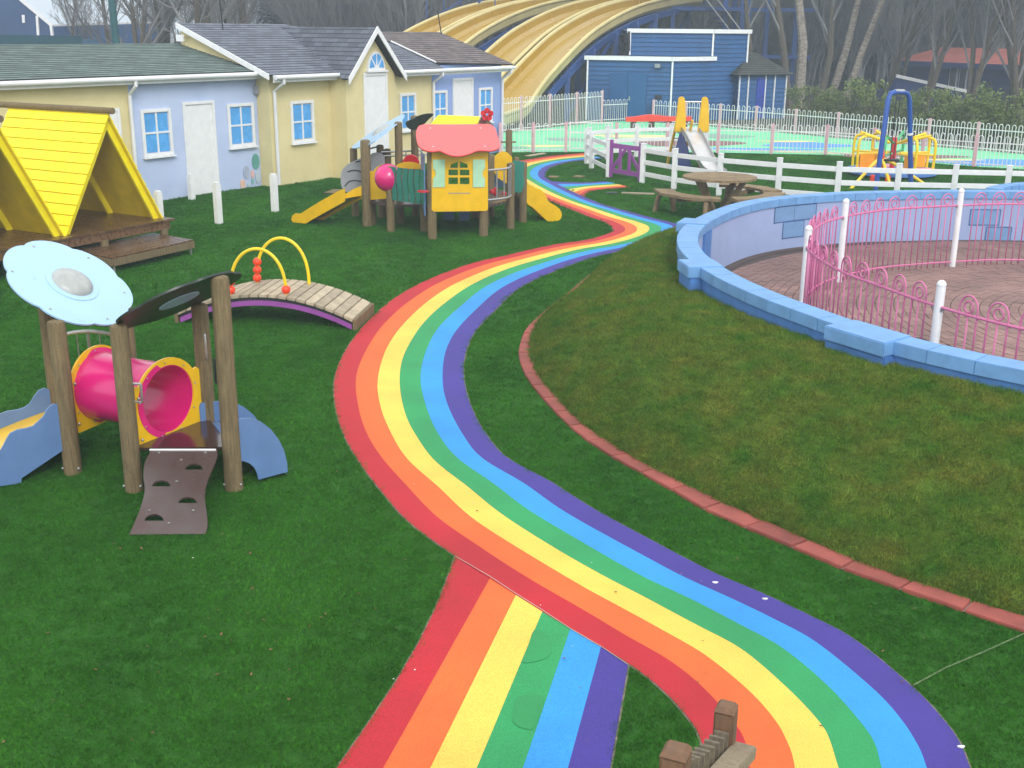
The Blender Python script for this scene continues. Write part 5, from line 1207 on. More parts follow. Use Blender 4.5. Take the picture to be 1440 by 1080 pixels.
for i in range(240):
    if i < 70: x, y = RNG.uniform(195, 330), RNG.uniform(268, 300)
    elif i < 120: x, y = RNG.uniform(0, 600), RNG.uniform(310, 1000)
    else: x, y = RNG.uniform(0, 1300), RNG.uniform(280, 1050)
    c = g(x, y, .02); 
    if (c - CO).dot(CN) > -.15 or (V((c.x, c.y, 0)) - AC).length < AR + .2 or inpoly(np.array([c.x]), np.array([c.y]), mound_poly)[0]: continue
    s = RNG.uniform(.008, .024) * (1.4 if i < 70 else .8); a = RNG.uniform(0, 6.28); e1 = V((math.cos(a), math.sin(a), .2)); e2 = V((-math.sin(a), math.cos(a), .1))
    mb.add([c - e1 * s, c - e2 * s * .5, c + e1 * s, c + e2 * s * .5], [(0, 1, 2, 3)])
tag(mb.build('leaf_litter', M_dead, smooth=False), 'small brown fallen leaves and flecks scattered over the play area', kind='stuff')
mb = MB()
for i in range(22):
    x, y = RNG.uniform(0, 1000), RNG.uniform(330, 1000); c = g(x, y, .02)
    if (c - CO).dot(CN) > -.15 or inpoly(np.array([c.x]), np.array([c.y]), mound_poly)[0] or (V((c.x, c.y, 0)) - AC).length < AR + .2: continue
    s = RNG.uniform(.003, .008); mb.add([c + V((-s, 0, 0)), c + V((0, -s * .6, .003)), c + V((s, 0, 0)), c + V((0, s * .6, .004))], [(0, 1, 2, 3)])
tag(mb.build('pale_flecks', M_litter, smooth=False), 'tiny pale flecks of litter on the turf and path', kind='stuff')
for (x, y, lb) in ((1352, 1050, 'white feather scrap on the purple stripe at the bottom right'), (1076, 842, 'white scrap on the turf edge by the purple stripe'), (1006, 819, 'small white scrap on the purple stripe higher up')):
    c = g(x, y, .016); s = .019; o = MB().prism([c + V((s * math.cos(a) * (1 + .4 * math.sin(3 * a)), s * .5 * math.sin(a), 0)) for a in [2 * math.pi * k / 10 for k in range(10)]], .008, nrm=(0, 0, 1)).build('paper_scrap', M_litter); tag(o, lb, 'litter', 'white scraps on the path')

# seam in the artificial turf at the lower right
sa_ = [g(*p) for p in ((1284, 966), (1330, 941), (1385, 918), (1440, 893))]
MB().strip([p + V((0, .008, .013)) for p in sa_], [p + V((0, -.008, .013)) for p in sa_]).build('turf_seam', mat('turf_seam', (.10, .17, .06), .9, var=.3, scale=30), kind='structure')
# ------------------------------------------------------------------ giant yellow slides
M_slide = mat('slide_yellow', srgb(166, 130, 14), .25, col2=srgb(174, 142, 34), scale=.35, fine=.05, fscale=30, spec=.5)
M_sledge = mat('slide_edge', srgb(206, 190, 128), .4, var=.06, scale=1)
M_sblue = mat('slide_frame_blue', srgb(26, 66, 130), .5, var=.1, scale=1)
SD = V((.41, .91, 0)).normalized(); SP = V((SD.y, -SD.x, 0)); SF = V((-.3, 47.0, 0))
prof_ = []
for x, y in [(724, 150), (740, 128), (770, 95), (800, 66), (830, 45), (860, 29), (890, 18), (920, 11), (950, 6)]:
    p = vp(x, y, SF, SD); prof_.append(((p - SF).dot(SD), p.z))
s0_, z0_ = prof_[0]; s1_, z1_ = prof_[1]; sl_ = (z1_ - z0_) / (s1_ - s0_)
prof_ = [(s0_ - (z0_ - .3) / sl_ - 2.2, .15), (s0_ - (z0_ - .3) / sl_, .35)] + prof_
e_s = prof_[-1][0]; prof_ += [(e_s + 2.5, prof_[-1][1] + .12)]
PC = catmull([V((s, z, 0)) for s, z in prof_], 4)
def lane(off, parent, ds=0):
    sec = [(-.95, .50), (-.86, .50), (-.80, .18), (-.60, .04), (0, 0), (.60, .04), (.80, .18), (.86, .50), (.95, .50)]
    under = [(.93, .40), (.88, .10), (.66, -.10), (-.66, -.10), (-.88, .10), (-.93, .40)]
    def pts(P2): return [[SF + SP * (off + a) + SD * (c.x + ds) + V((0, 0, c.y + b)) for c in PC] for a, b in P2]
    R_ = pts(sec[1:-1]); mb = MB()
    for A_2, B_2 in zip(R_[:-1], R_[1:]): mb.strip(A_2, B_2)
    o = mb.build('lane_bed', M_slide, parent)
    for s in (-1, 1):
        mb = MB(); mb.tube([SF + SP * (off + s * .90) + SD * (c.x + ds) + V((0, 0, c.y + .50)) for c in PC], .085, 8); mb.build('lane_edge', M_sledge, o)
    R_ = pts(under); mb = MB()
    for A_2, B_2 in zip(R_[:-1], R_[1:]): mb.strip(A_2, B_2)
    mb.build('lane_underside', M_sledge, o)
g1 = thing('giant_slide', 'nearer pair of tall yellow slide lanes sweeping down behind the white railings', 'slide', SF); lane(0, g1); lane(-2.12, g1)
g2 = thing('giant_slide', 'farther pair of tall yellow slide lanes rising behind the brown cottage roof', 'slide', SF - SP * 5.7); lane(-5.45, g2); lane(-7.55, g2)
ft = thing('steel_framework', 'blue steel supporting framework under the giant yellow slides', 'framework', SF + SD * 10)
def zat(s):
    for a, b in zip(PC[:-1], PC[1:]):
        if a.x <= s <= b.x: return lerp(a.y, b.y, (s - a.x) / max(b.x - a.x, 1e-6))
    return PC[-1].y
for off in (1.0, -3.1, -4.4, -8.6):
    for s in (4, 7, 10, 13, 16, 19, 22):
        b = SF + SP * off + SD * s; MB().bar(b, b + V((0, 0, zat(s) - .12)), .22, .22).build('frame_post', M_sblue, ft)
    for (a, c) in ((4, 10), (10, 16), (16, 22)):
        MB().bar(SF + SP * off + SD * a + V((0, 0, .2)), SF + SP * off + SD * c + V((0, 0, zat(c) - .2)), .12, .12).build('frame_brace', M_sblue, ft)
    P_ = [SF + SP * off + SD * s + V((0, 0, zat(s) - .22)) for s in range(2, 23)]
    mb = MB()
    for a, b in zip(P_[:-1], P_[1:]): mb.bar(a, b, .14, .30)
    mb.build('frame_stringer', M_sblue, ft)
for s in (7, 10, 13, 16, 19, 22):
    for a, c in ((1.0, -3.1), (-4.4, -8.6)): MB().bar(SF + SP * a + SD * s + V((0, 0, zat(s) - .3)), SF + SP * c + SD * s + V((0, 0, zat(s) - .3)), .14, .2).build('cross_beam', M_sblue, ft)
# tower of blue posts at the top
tw_ = thing('slide_tower', 'tall blue steel stair tower behind the blue building', 'tower', V((11.5, 66, 0)))
for x in (1017, 1030, 1041, 1050, 1076, 1117):
    b = atY(x, 60, 66 + (x % 3)); MB().bar(V((b.x, b.y, 0)), V((b.x, b.y, 9)), .24, .24).build('tower_post', M_sblue, tw_)
for z in (2.4, 4.9, 7.2): MB().bar(V((12, 66.5, z)), V((16.6, 66.5, z)), .2, .2).build('tower_beam', M_sblue, tw_)
for k in (0, 1):
    MB().bar(V((10.3 - .6 * k, 64, 5.9)), V((12.4 - .6 * k, 64.5, 3.6)), .06, .06).build('stair_rail', M_steel, tw_)
for k in range(10): MB().bar(V((10.0 + .23 * k, 64.3, 5.4 - .25 * k)), V((10.0 + .23 * k, 65.3, 5.4 - .25 * k)), .25, .05).build('stair_tread', M_sblue, tw_)
MB().box((9.2, 66, 4.9), (6, 3, .2)).build('tower_platform', M_sblue, tw_)
for k in range(6):
    p = atY(600 + k * 24, 10, 64); MB().bar(V((p.x, 64, 2)), V((p.x, 64, 7.5)), .06, .06).build('handrail_post', M_sblue, tw_)
MB().bar(atY(585, 42, 63), atY(672, -15, 64), .07, .07).build('handrail', M_sblue, tw_); MB().bar(atY(625, 42, 63), atY(690, -10, 64), .07, .07).build('handrail', M_sblue, tw_)

# ------------------------------------------------------------------ clapboard buildings
M_clap = mat('blue_clapboard', srgb(24, 82, 136), .55, var=.08, scale=1.2, fine=.06, fscale=20)
M_bdoor = mat('blue_door', srgb(20, 80, 134), .45, var=.06)
def clapwall(name, a, b, z0, z1, parent, mt=M_clap, row=.19):
    a, b = V(a), V(b); d = (b - a); d.z = 0; nn = V((d.y, -d.x, 0)).normalized(); mb = MB(); z = z0
    while z < z1 - .01:
        zt_2 = min(z + row, z1); o = nn * .045
        mb.add([a + o + V((0, 0, z)), b + o + V((0, 0, z)), b + nn * .006 + V((0, 0, zt_2)), a + nn * .006 + V((0, 0, zt_2))], [(0, 1, 2, 3)])
        mb.add([a + V((0, 0, z)), b + V((0, 0, z)), b + o + V((0, 0, z)), a + o + V((0, 0, z))], [(0, 1, 2, 3)]); z += row
    return mb.build(name, mt, parent, smooth=False)
pL, pM, pR1, pR = atY(826, 100, 51.3), atY(945, 100, 50.1), atY(1002, 100, 51.55), atY(1049, 100, 52.8)
for p in (pL, pM, pR1, pR): p.z = 0
bb = thing('clapboard_building', 'blue clapboard building with white roof trims and a double door', 'building', pM)
zl = atY(945, 83, 50.1).z; zu = atY(1000, 44, 51.55).z
clapwall('wall', pL, pM, 0, zl, bb); clapwall('wall', pM, pR1, 0, zl, bb); clapwall('wall', pR1, pR, 0, zu, bb)
u0_ = atY(886, 60, 52.6); u0_.z = 0; clapwall('upper_wall', u0_, pR1, zl - .1, zu, bb)
bk = V((2.5, 4.5, 0))
q = [pL, pM, pR1, pR1 + bk * .5, pL + bk * .4]; MB().prism([V((p.x, p.y, zl + .03)) for p in q], .06, nrm=(0, 0, 1)).build('lower_roof', M_grey, bb)
q = [u0_, pR1, pR, pR + V((-1.0, 4, 0)), u0_ + V((0, 4, 0))]; MB().prism([V((p.x, p.y, zu + .03)) for p in q], .06, nrm=(0, 0, 1)).build('upper_roof', M_grey, bb)
for a, b, z in ((pL, pM, zl), (pM, pR1, zl), (u0_, pR1, zu), (pR1, pR, zu)):
    d = (b - a).normalized(); nn = V((d.y, -d.x, 0)); MB().bar(a - d * .12 + nn * .08 + V((0, 0, z)), b + d * .1 + nn * .08 + V((0, 0, z)), .09, .17).build('roof_trim', M_white, bb)
for p, z in ((pL, zl), (pM, zl), (pR, zu)): MB().bar(p + V((0, -.06, 0)), p + V((0, -.06, z - .08)), .07, .07).build('corner_board', M_white, bb)
MB().bar(pR1 + V((-.06, -.06, zl + .1)), pR1 + V((-.06, -.06, zu - .08)), .07, .07).build('corner_board', M_white, bb); MB().bar(u0_ + V((0, -.06, zl + .1)), u0_ + V((0, -.06, zu - .08)), .06, .06).build('corner_board', M_white, bb)
MB().tube([atY(884.5, 44, 52.5), atY(884.5, 72, 52.5)], .05, 6).build('downpipe', M_black, bb)
ld = (pM - pL).normalized(); ln = V((ld.y, -ld.x, 0)); LM = (pM - pL).length
for s0_, s1_ in ((.275, .49), (.495, .715)):
    c = pL + ld * LM * (s0_ + s1_) / 2 + ln * .05; MB().box(c + V((0, 0, 1.0)), (LM * (s1_ - s0_), .05, 2.0), ld, None).build('door', M_bdoor, bb)
MB().box(pL + ld * LM * .52 + ln * .09 + V((0, 0, .95)), (.05, .05, .18), ld, None).build('door_handle', M_steel, bb)
MB().box(pL + ld * LM * .84 + ln * .14 + V((0, 0, zl - .28)), (.22, .2, .16), ld, None).build('flood_lamp', M_grey, bb)
for s in (.84, .88): MB().box(pL + ld * LM * s + ln * .08 + V((0, 0, 1.05)), (.12, .08, .16), ld, None).build('socket_box', M_black, bb)
kx0, kx1 = atY(1036, 140, 52.0), atY(1104, 140, 53.2); kx0.z = kx1.z = 0
kk = thing('kiosk', 'small blue kiosk with white strips and a mossy hipped roof', 'kiosk', (kx0 + kx1) / 2); zk = atY(1040, 105, 52.2).z; za = atY(1072, 74, 53.6).z
clapwall('wall', kx0, kx1, 0, zk, kk); clapwall('wall', kx0 + V((-.3, 2.2, 0)), kx0, 0, zk, kk)
kd = (kx1 - kx0).normalized(); kn = V((kd.y, -kd.x, 0)); KL = (kx1 - kx0).length
for t in (.02, .2, .55, .74, .98): MB().bar(kx0 + kd * KL * t + kn * .05, kx0 + kd * KL * t + kn * .05 + V((0, 0, zk)), .05, .06, kn).build('white_strip', M_white, kk)
MB().box(kx0 + kd * KL * .46 + kn * .045 + V((0, 0, zk * .47)), (KL * .16, .04, zk * .92), kd, None).build('door', mat('royal_blue_door', srgb(34, 64, 160), .5), kk)
c4 = [kx0 - kd * .25 + kn * .3, kx1 + kd * .2 + kn * .3, kx1 + kd * .2 - kn * 2.4, kx0 - kd * .25 - kn * 2.4]; c4 = [V((p.x, p.y, zk)) for p in c4]; ap_ = [c4[0].lerp(c4[1], .45), c4[0].lerp(c4[1], .6)]; ap_ = [V((p.x, p.y, za)) - kn * 1.3 for p in ap_]
M_kroof = roofmat('dark_shingles', (.05, .055, .05), (.035, .04, .036)); M_moss = mat('mossy_shingles', (.055, .06, .05), .9, col2=(.10, .14, .03), scale=1.1, bump=.5, bscale=20)
courses('roof', [c4[0], c4[1], ap_[1], ap_[0]], M_kroof, kk, ex=kd); courses('roof', [c4[1], c4[2], ap_[1]], M_moss, kk, ex=kn); courses('roof', [c4[3], c4[0], ap_[0]], M_kroof, kk, ex=kn)
# red-roofed building on the right with a lean-to
M_dblue = mat('dark_blue_wall', srgb(34, 52, 104), .6, var=.1, scale=.6); M_rroof = mat('red_roof', srgb(176, 104, 92), .8, col2=srgb(150, 84, 76), scale=.5, fine=.15, fscale=6)
rb2 = thing('hall_building', 'long dark blue hall with a dull red roof behind the bare trees', 'building', V((24, 66, 0)))
ha, hb2 = atY(1272, 90, 70), atY(1500, 90, 60); ha.z = hb2.z = 0; hd_ = (hb2 - ha).normalized(); hn_ = V((hd_.y, -hd_.x, 0)); HL = (hb2 - ha).length
zw = atY(1300, 86, 69).z
def hq(u, v, z): return ha + hd_ * u - hn_ * v + V((0, 0, z))
MB().hexa([hq(0, 0, 0), hq(HL, 0, 0), hq(HL, 6, 0), hq(0, 6, 0), hq(0, 0, zw), hq(HL, 0, zw), hq(HL, 6, zw), hq(0, 6, zw)]).build('wall', M_dblue, rb2)
courses('roof', [hq(-.3, -.5, zw), hq(HL + .3, -.5, zw), hq(HL + .3, 3, zw + .75), hq(-.3, 3, zw + .75)], M_rroof, rb2, ex=hd_)
MB().box(hq(HL / 2, -.5, zw - .14), (HL + .5, .06, .3), hd_, None).build('fascia', M_dblue, rb2)
for u in (3.9, 4.6, 5.3): 
    f = MB().box(hq(u, -.04, 1.25), (.55, .08, 1.7), hd_, None).build('window', M_white, rb2); MB().box(hq(u, -.09, 1.25), (.43, .03, 1.55), hd_, None).build('pane', mat('dim_glass', (.10, .10, .12), .15), f)
MB().box(hq(9.0, -.05, .95), (2.2, .1, 1.9), hd_, None).build('dark_opening', mat('dark_shade', (.02, .022, .04), .8), rb2)
la, lb_ = atY(1262, 108, 60), atY(1357, 130, 58.5)
ln_ = thing('lean_to', 'dark blue lean-to with a sloping white roof edge in front of the hall', 'shed', V((la.x, 60, 0)))
p0, p1_ = V((la.x, la.y, 0)), V((lb_.x, lb_.y, 0)); nb2 = V((.2, 1, 0)) * 2
M_lbl = mat('lean_to_blue', srgb(36, 58, 120), .6, var=.08)
MB().hexa([p0, p1_, p1_ + nb2, p0 + nb2, la, lb_, lb_ + nb2, la + nb2]).build('wall', M_lbl, ln_)
MB().bar(la + V((-.1, -.1, .05)), lb_ + V((.1, -.1, .05)), .12, .15).build('white_edge', M_white, ln_); MB().add([la + V((0, 0, .07)), lb_ + V((0, 0, .07)), lb_ + nb2 + V((0, 0, .07)), la + nb2 + V((0, 0, .07))], [(0, 1, 2, 3)]).build('roof', M_grey, ln_)
l0 = atY(1248, 108, 61); MB().hexa([V((l0.x, 60.5, 0)), p0 + V((-.01, 0, 0)), p0 + nb2 + V((-.01, 0, 0)), V((l0.x, 62.5, 0)), V((l0.x, 60.5, l0.z - .6)), la + V((-.01, 0, -.02)), la + nb2 + V((-.01, 0, -.02)), V((l0.x, 62.5, l0.z - .6))]).build('gable_end', M_lbl, ln_)
# left : blue barn, flat blue shed, dark green wall, green pole
M_barn = mat('barn_blue', srgb(48, 78, 120), .6, col2=srgb(40, 66, 104), scale=.5)
bn = thing('barn', 'tall blue barn with a white roof verge at the far upper left', 'building', V((-30, 62, 0)))
def bY(x, y, Y=62.0): return atY(x, y, Y)
g0, g1_, g2_ = bY(71, 36), bY(28, 0), bY(-60, -75)
MB().prism([V((g0.x, 62, 0)), g0, g2_, V((bY(-60, 0).x, 62, 0))], .2, nrm=(0, 1, 0)).build('wall', M_barn, bn)
MB().bar(g0 + V((.15, -.12, -.02)), g2_ + V((0, -.12, .05)), .1, .16).build('roof_verge', M_white, bn)
for x, ya, yb in ((54, 22, 52), (73.5, 36, 52)): MB().bar(bY(x, ya) + V((0, -.15, 0)), bY(x + 2, yb) + V((0, -.15, 0)), .16, .12).build('downpipe', M_white, bn)
f = MB().prism([bY(32, 21) + V((0, -.12, 0)), bY(36, 21) + V((0, -.12, 0)), bY(36.5, 32) + V((0, -.12, 0)), bY(33, 32) + V((0, -.12, 0))], .06, nrm=(0, 1, 0)).build('window', M_white, bn)
sh = thing('flat_shed', 'long flat-roofed blue shed between the barn and the green pole', 'building', V((-26, 66, 0)))
a, b = atY(70, 36, 66), atY(235, 31, 74); MB().prism([V((a.x, a.y, 0)), a, b, V((b.x, b.y, 0))], .2).build('wall', mat('shed_blue', srgb(58, 96, 146), .6, col2=srgb(50, 84, 128), scale=.5), sh); MB().bar(a + V((0, -.1, 0)), b + V((0, -.1, 0)), .12, .1).build('roof_edge', M_upvc, sh)
gw_ = thing('green_wall', 'dark green boarded wall behind the green shingle roof', 'wall', V((-19, 46, 0)))
a, b = atY(-20, 48.5, 44), atY(113, 50.5, 47); c = atY(135, 56, 47.5); MB().prism([V((a.x, a.y, 0)), a, b, V((b.x, b.y, 0))], .15).build('boarding', mat('bottle_green', srgb(36, 78, 92), .7, var=.1, scale=.8), gw_)
MB().prism([V((b.x + .02, b.y, 0)), b + V((.02, 0, -.12)), c, V((c.x, c.y, 0))], .12).build('boarding', mat('bottle_green2', srgb(60, 92, 120), .7, var=.1), gw_)
pp = atY(165, 60, 46); po = thing('green_pole', 'tall dark green steel pole behind the green shingle roof', 'pole', V((pp.x, pp.y, 0)))
MB().tube([V((pp.x, pp.y, 0)), V((pp.x - .05, pp.y, 3)), V((pp.x - .12, pp.y, 9))], [.15, .145, .12], 10).build('shaft', mat('pole_green', srgb(24, 84, 90), .45), po); MB().box((pp.x, pp.y, .03), (.45, .45, .06)).build('base_plate', M_steel, po)

# ------------------------------------------------------------------ trees
def gen_tree(seed, H, lean=(0, 0), stems=1, spread=.55, crown0=.3, dens=1.0, tr=.16):
    R = random.Random(seed); T = MB(); Cr = MB()
    def limb(p, d, L, r, lev, mb):
        n = 4 if lev < 2 else 3; P_ = [p]; cur = d.normalized()
        for i in range(n):
            cur = (cur + V((R.gauss(0, .10), R.gauss(0, .10), R.gauss(.03, .06) + (.05 if lev else 0)))).normalized(); P_.append(P_[-1] + cur * (L / n))
        rs = [r * (1 - .72 * i / n) for i in range(n + 1)]
        (T if lev < 1 else Cr).tube(P_, rs, 8 if lev == 0 else (5 if lev == 1 else 3), caps=False)
        if lev >= 4: return
        nc = {0: 15, 1: 7, 2: 5, 3: 4}[lev]; nc = max(2, int(nc * dens))
        for k in range(nc):
            t = (crown0 + (1 - crown0) * (k + R.random()) / nc) if lev == 0 else (.2 + .8 * (k + R.random()) / nc)
            f = min(t, .999) * n; i = int(f); q = P_[i].lerp(P_[i + 1], f - i); ax = (P_[i + 1] - P_[i]).normalized()
            az = R.uniform(0, 6.28); e1 = ax.orthogonal().normalized(); e2 = ax.cross(e1)
            dd = ax * math.cos(spread) + (e1 * math.cos(az) + e2 * math.sin(az)) * math.sin(spread); dd.z += .18; 
            limb(q, dd, L * R.uniform(.32, .5) * (1.15 - .5 * t if lev == 0 else 1), max(r * (1 - .72 * t) * .5, .008), lev + 1, mb)
    for s in range(stems):
        d = V((lean[0] + (R.uniform(-.22, .22) if stems > 1 else 0), lean[1], 1)); limb(V((0, 0, 0)), d, H, tr, 0, T)
    return T, Cr
def make_tree(name, label, loc, seed, bark, group, **k):
    T, Cr = gen_tree(seed, **k); o = thing(name, label, 'tree', (0, 0, 0), group); T.build('trunk', bark, o); Cr.build('crown', M_twig, o, smooth=False); o.location = loc; return o
trees = [
 (1061, 152, 56, 'birch_tree', 'slim pale trunk standing right before the blue kiosk', M_bark, dict(H=11, lean=(-.02, 0), tr=.15, crown0=.35)),
 (1110, 150, 57, 'bare_tree', 'thicker grey trunk at the right corner of the blue kiosk', M_bark, dict(H=12, lean=(-.02, 0), tr=.2, crown0=.3)),
 (1124, 146, 58, 'birch_tree', 'stout upright birch with flaking bark right of the kiosk', M_birch, dict(H=13, lean=(.03, 0), tr=.27, crown0=.4)),
 (1153, 132, 60, 'bare_tree', 'dark forked tree between two birches', M_bark, dict(H=11, lean=(.03, 0), tr=.2, crown0=.25, spread=.45)),
 (1166, 134, 61, 'birch_tree', 'leaning birch with peeling pale bark', M_birch, dict(H=12, lean=(.22, 0), tr=.22, crown0=.45)),
 (1187, 136, 60, 'birch_tree', 'most steeply leaning slender birch trunk', M_birch, dict(H=11, lean=(.34, 0), tr=.2, crown0=.5)),
 (1243, 138, 61, 'bare_tree', 'bushy bare tree behind the blue arch frame', M_bark, dict(H=11, lean=(.05, 0), stems=2, tr=.13, crown0=.15, spread=.5)),
 (1262, 136, 63, 'bare_tree', 'bare tree left of the lean-to white edge', M_bark, dict(H=11, lean=(.08, 0), stems=2, tr=.13, crown0=.12, spread=.5)),
 (1302, 140, 57, 'bare_tree', 'bare tree in front of the lean-to wall', M_bark, dict(H=12, lean=(.05, 0), stems=2, tr=.14, crown0=.14, spread=.5)),
 (1362, 146, 55, 'bare_tree', 'many-stemmed bare tree at the end of the lean-to', M_bark, dict(H=12, lean=(.0, 0), stems=3, tr=.14, crown0=.12, spread=.45)),
 (1432, 150, 54, 'bare_tree', 'multi-stemmed bare tree at the right edge before the red roof', M_bark, dict(H=12, lean=(-.02, 0), stems=3, tr=.14, crown0=.12, spread=.45)),
 (1395, 140, 68, 'bare_tree', 'bare tree rising behind the red roof', M_bark, dict(H=13, lean=(0, 0), tr=.2, crown0=.15, stems=2)),
]
protos = []
for i, (x, y, Y, nm, lb, bk2, k) in enumerate(trees):
    p = atY(x, y, Y); o = make_tree(nm, lb, (p.x, p.y, 0), 11 + i, bk2, 'bare trees behind the shrubs', **k); protos.append(o)
lt = [(98, 66, 'fine bare sapling against the white sky beside the barn', dict(H=7.5, tr=.10, crown0=.2, dens=1.0)), (122, 68, 'second slender bare tree against the sky left of the pole', dict(H=6.3, tr=.09, crown0=.2)), (150, 60, 'bare tree just left of the green pole', dict(H=9.5, tr=.14, crown0=.15, dens=1.1)),
      (192, 55, 'spreading bare tree just right of the green pole', dict(H=9, tr=.16, crown0=.12, stems=2, dens=1.1, spread=.7)), (235, 58, 'bare tree behind the left end of the grey slate roof', dict(H=10, tr=.2, crown0=.15, stems=2, dens=1.1, spread=.75)), (285, 52, 'large bare tree with thick limbs above the slate roof ridge', dict(H=10.5, tr=.24, crown0=.18, stems=2, spread=.8)), (350, 56, 'dark-limbed bare tree above the middle of the slate roof', dict(H=10.5, tr=.24, crown0=.15, stems=2, spread=.75))]
for i, (x, Y, lb, k) in enumerate(lt):
    p = atY(x, 60, Y); protos.append(make_tree('bare_tree', lb, (p.x, p.y, 0), 60 + i, M_bark, 'bare trees behind the cottages', **k))
# conifers in the haze
def conifer(label, x, Y, H, wd_):
    p = atY(x, 60, Y); o = thing('conifer', label, 'tree', (p.x, p.y, 0), 'hazy conifers above the slate roof'); MB().tube([p * 1, V((p.x, p.y, H * .9))], [.2, .05], 6).build('trunk', M_bark, o) if False else MB().tube([V((p.x, p.y, 0)), V((p.x, p.y, H * .92))], [.2, .04], 6).build('trunk', M_bark, o)
    mb = MB()
    for i in range(2600):
        t = RNG.random() ** .8; r = wd_ * (1 - t) * (.3 + .7 * RNG.random() ** .5) * (1 + .25 * math.sin(t * 40)); a = RNG.uniform(0, 6.28); c = V((p.x + r * math.cos(a), p.y + r * math.sin(a), H * (.08 + .92 * t))); s = .22
        d1 = V((math.cos(a), math.sin(a), -.35)) * s; d2 = V((-math.sin(a), math.cos(a), RNG.uniform(-.4, .4))) * s * .5; mb.add([c - d2, c + d1, c + d2, c - d1 * .4], [(0, 1, 2, 3)])
    mb.build('crown', M_conifer, o, smooth=False)
conifer('dark hazy conifer above the middle of the slate roof', 388, 82, 9.0, 2.6); conifer('taller hazy conifer left of the porch gable', 432, 88, 11.5, 3.2); conifer('rounded hazy evergreen nearest the porch gable', 466, 92, 9.5, 3.6); conifer('small dark evergreen beside the tallest hazy conifer', 412, 80, 6.2, 2.2)
# ------------------------------------------------------------------ shrubs along the far railing
def bush(seed, w, h):
    R = np.random.default_rng(seed); mb = MB(); st = MB()
    for i in range(9):
        a, d = R.uniform(0, 6.28), R.uniform(0, w * .5); st.tube([V((0, 0, 0)), V((d * math.cos(a) * .6, d * math.sin(a) * .6, h * .5)), V((d * math.cos(a), d * math.sin(a), h * R.uniform(.8, 1.0)))], [.02, .014, .006], 4)
    cl = [(R.uniform(-w * .42, w * .42), R.uniform(-w * .3, w * .3), h * R.uniform(.25, .86), R.uniform(.16, .30) * w * .7) for _ in range(16)]
    for i in range(1500):
        cx, cy, cz, cr_ = cl[R.integers(0, len(cl))]; v = R.normal(0, 1, 3); v /= np.linalg.norm(v); rr2 = cr_ * R.random() ** .4; c = V((cx + v[0] * rr2, cy + v[1] * rr2, max(.03, cz + v[2] * rr2 * .9)))
        s = R.uniform(.035, .07); d1 = V(tuple(R.normal(0, 1, 3))).normalized() * s; d1.z = abs(d1.z); d2 = d1.cross(V(tuple(R.normal(0, 1, 3)))).normalized() * s * .5; mb.add([c - d1, c - d2, c + d1, c + d2], [(0, 1, 2, 3)])
    return mb, st
BL = [('shrub', bush(s, 1.9, h)) for s, h in ((1, 1.6), (2, 1.35), (3, 1.8))]
bpro = []
places = [(1148, 'first yellow-green shrub right of the kiosk'), (1176, 'shrub below the steeply leaning birch'), (1203, 'tall bright shrub left of the blue arch frame'), (1228, 'shrub at the left foot of the arch frame view'), (1256, 'shrub seen through the blue arch frame'), (1290, 'shrub just right of the blue arch frame'), (1315, 'bright shrub below the lean-to white edge'), (1342, 'low shrub below the end of the lean-to'), (1364, 'dark shrub under the many-stemmed bare tree'), (1388, 'shrub before the dark hall opening'), (1412, 'bushy shrub below the red roof'), (1436, 'last shrub at the right edge of the picture'), (1462, 'shrub cut off beyond the right edge')]
for i, (x, lb) in enumerate(places):
    t = (x - 1148) / 300; Y = lerp(49.5, 39.5, t); p = atY(x, 150, Y); k = i % 3
    if i < 3:
        o = thing('shrub', lb, 'shrub', (0, 0, 0), 'shrubs along the far railing'); BL[k][1][0].build('foliage', M_leaf, o, smooth=False); BL[k][1][1].build('stem', M_bark, o); bpro.append(o); o.location = (p.x, p.y + 1.0, 0)
    else: dup(bpro[k], (p.x + .15, p.y + 1.0 + .4 * (i % 2), 0), i * 1.7, .9 + .12 * (i % 4), lb)
mb = MB()
for i in range(9000):
    t = RNG.random(); Y = lerp(50.5, 38, t) + RNG.uniform(.6, 2.2); p = atY(lerp(1120, 1480, t), 150, Y); c = V((p.x, Y, RNG.uniform(.02, .55) * RNG.random() ** .3)); s = .06; d1 = V(tuple(RNG.normal(0, 1, 3))).normalized() * s; d2 = d1.cross(V(tuple(RNG.normal(0, 1, 3)))).normalized() * s * .6; mb.add([c - d1, c - d2, c + d1, c + d2], [(0, 1, 2, 3)])
tag(mb.build('undergrowth', M_leaf, smooth=False), 'low leafy undergrowth under the shrubs', kind='stuff')
# dark thin metal fence and hazy woods
bf2 = thing('park_railing', 'thin dark park railing among the birch trunks', 'railing', V((15, 63, 0)))
mb = MB()
for k in range(46): p = V((lerp(14.5, 21.5, k / 45), 63.5, 0)); mb.bar(p, p + V((0, 0, 1.3)), .025, .025)
mb.bar(V((14.5, 63.5, 1.15)), V((21.5, 63.5, 1.15)), .04, .04); mb.build('railing_panel', M_gpan, bf2, kind='stuff')
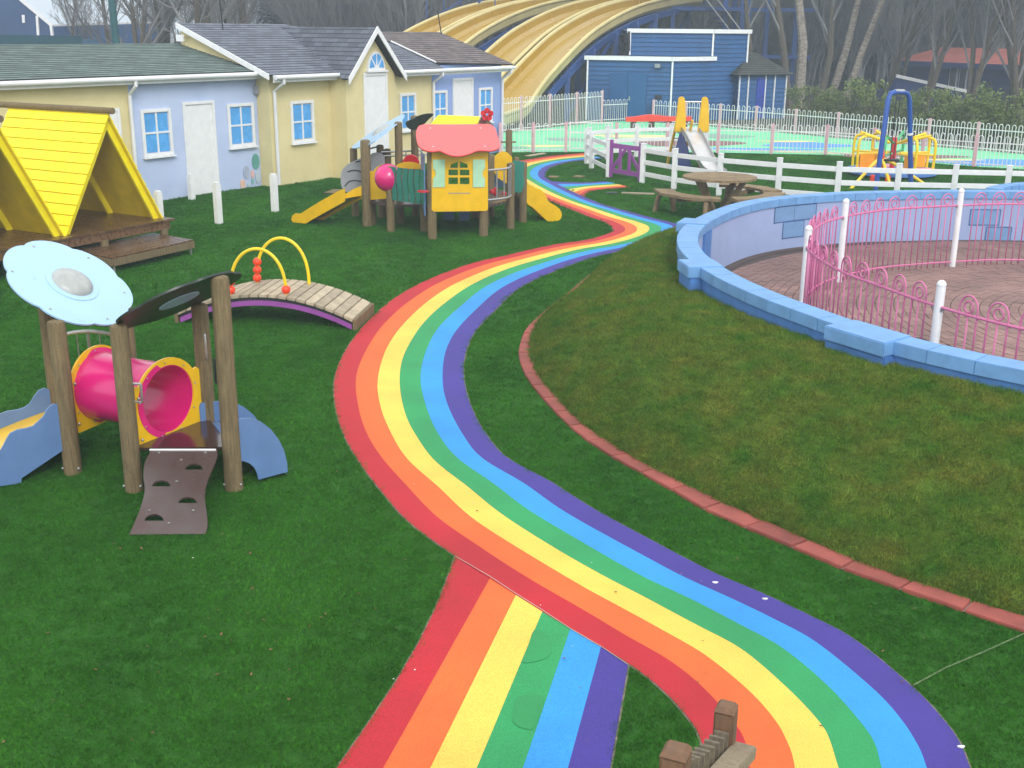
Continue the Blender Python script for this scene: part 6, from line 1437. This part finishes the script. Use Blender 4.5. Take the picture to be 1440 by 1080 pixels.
# hill
N1, N2 = 50, 30; hv_ = []
def hillz(X, Y):
    e_ = min(max((X + .22 * Y) / 26, 0), 1); e_ = e_ * e_ * (3 - 2 * e_); f = min(max((Y - 78) / 150, 0), 1); f = f * f * (3 - 2 * f); return -.05 + e_ * f * 34 * (1 + .12 * math.sin(X * .06 + 1))
for i in range(N1 + 1):
    for j in range(N2 + 1): X, Y = lerp(-90, 190, i / N1), lerp(78, 330, j / N2); hv_.append((X, Y, hillz(X, Y)))
MB().add(hv_, [(i * (N2 + 1) + j, (i + 1) * (N2 + 1) + j, (i + 1) * (N2 + 1) + j + 1, i * (N2 + 1) + j + 1) for i in range(N1) for j in range(N2)]).build('hill', mat('hill_scrub', (.085, .09, .088), .95, var=.25, scale=.15), kind='structure')
T, Cr = gen_tree(99, H=9, stems=2, tr=.10, crown0=.1, dens=1.0, spread=.6)
T.v, off_ = T.v + Cr.v, len(T.v); T.f += [tuple(i + off_ for i in f) for f in Cr.f]
wt = T.build('woodland_tree', M_twig, kind='stuff'); pts = []
while len(pts) < 1500:
    Y = 72 + 150 * RNG.random() ** 1.5; X = RNG.uniform(-.30 * Y, .56 * Y)
    if X < -.19 * Y and RNG.random() > .12: continue
    if Y < 84 and X > 1 and X < 6: pass
    pts.append((X, Y, hillz(X, Y)))
wt.location = (12, 95, hillz(12, 95)); n = len(pts)
scatter('woods', pts, np.c_[RNG.normal(0, .06, n), RNG.normal(0, .06, n), RNG.uniform(0, 6.28, n)], RNG.uniform(.6, 1.25, n), wt, 'hazy bare winter woodland on the rising ground')
# ------------------------------------------------------------------ damp winter haze
hz = MB().box((0, 420, 28), (1900, 960, 58.2)).build('haze', None, kind='stuff', smooth=False); hz.location = (0, 0, 0)
hm_ = bpy.data.materials.new('haze'); hm_.use_nodes = True; t = hm_.node_tree; t.nodes.clear(); pv = t.nodes.new('ShaderNodeVolumePrincipled'); pv.inputs['Color'].default_value = (.76, .88, 1, 1); pv.inputs['Density'].default_value = HAZE
ou = t.nodes.new('ShaderNodeOutputMaterial'); t.links.new(pv.outputs[0], ou.inputs['Volume']); hz.data.materials.append(hm_); tag(hz, kind='stuff')
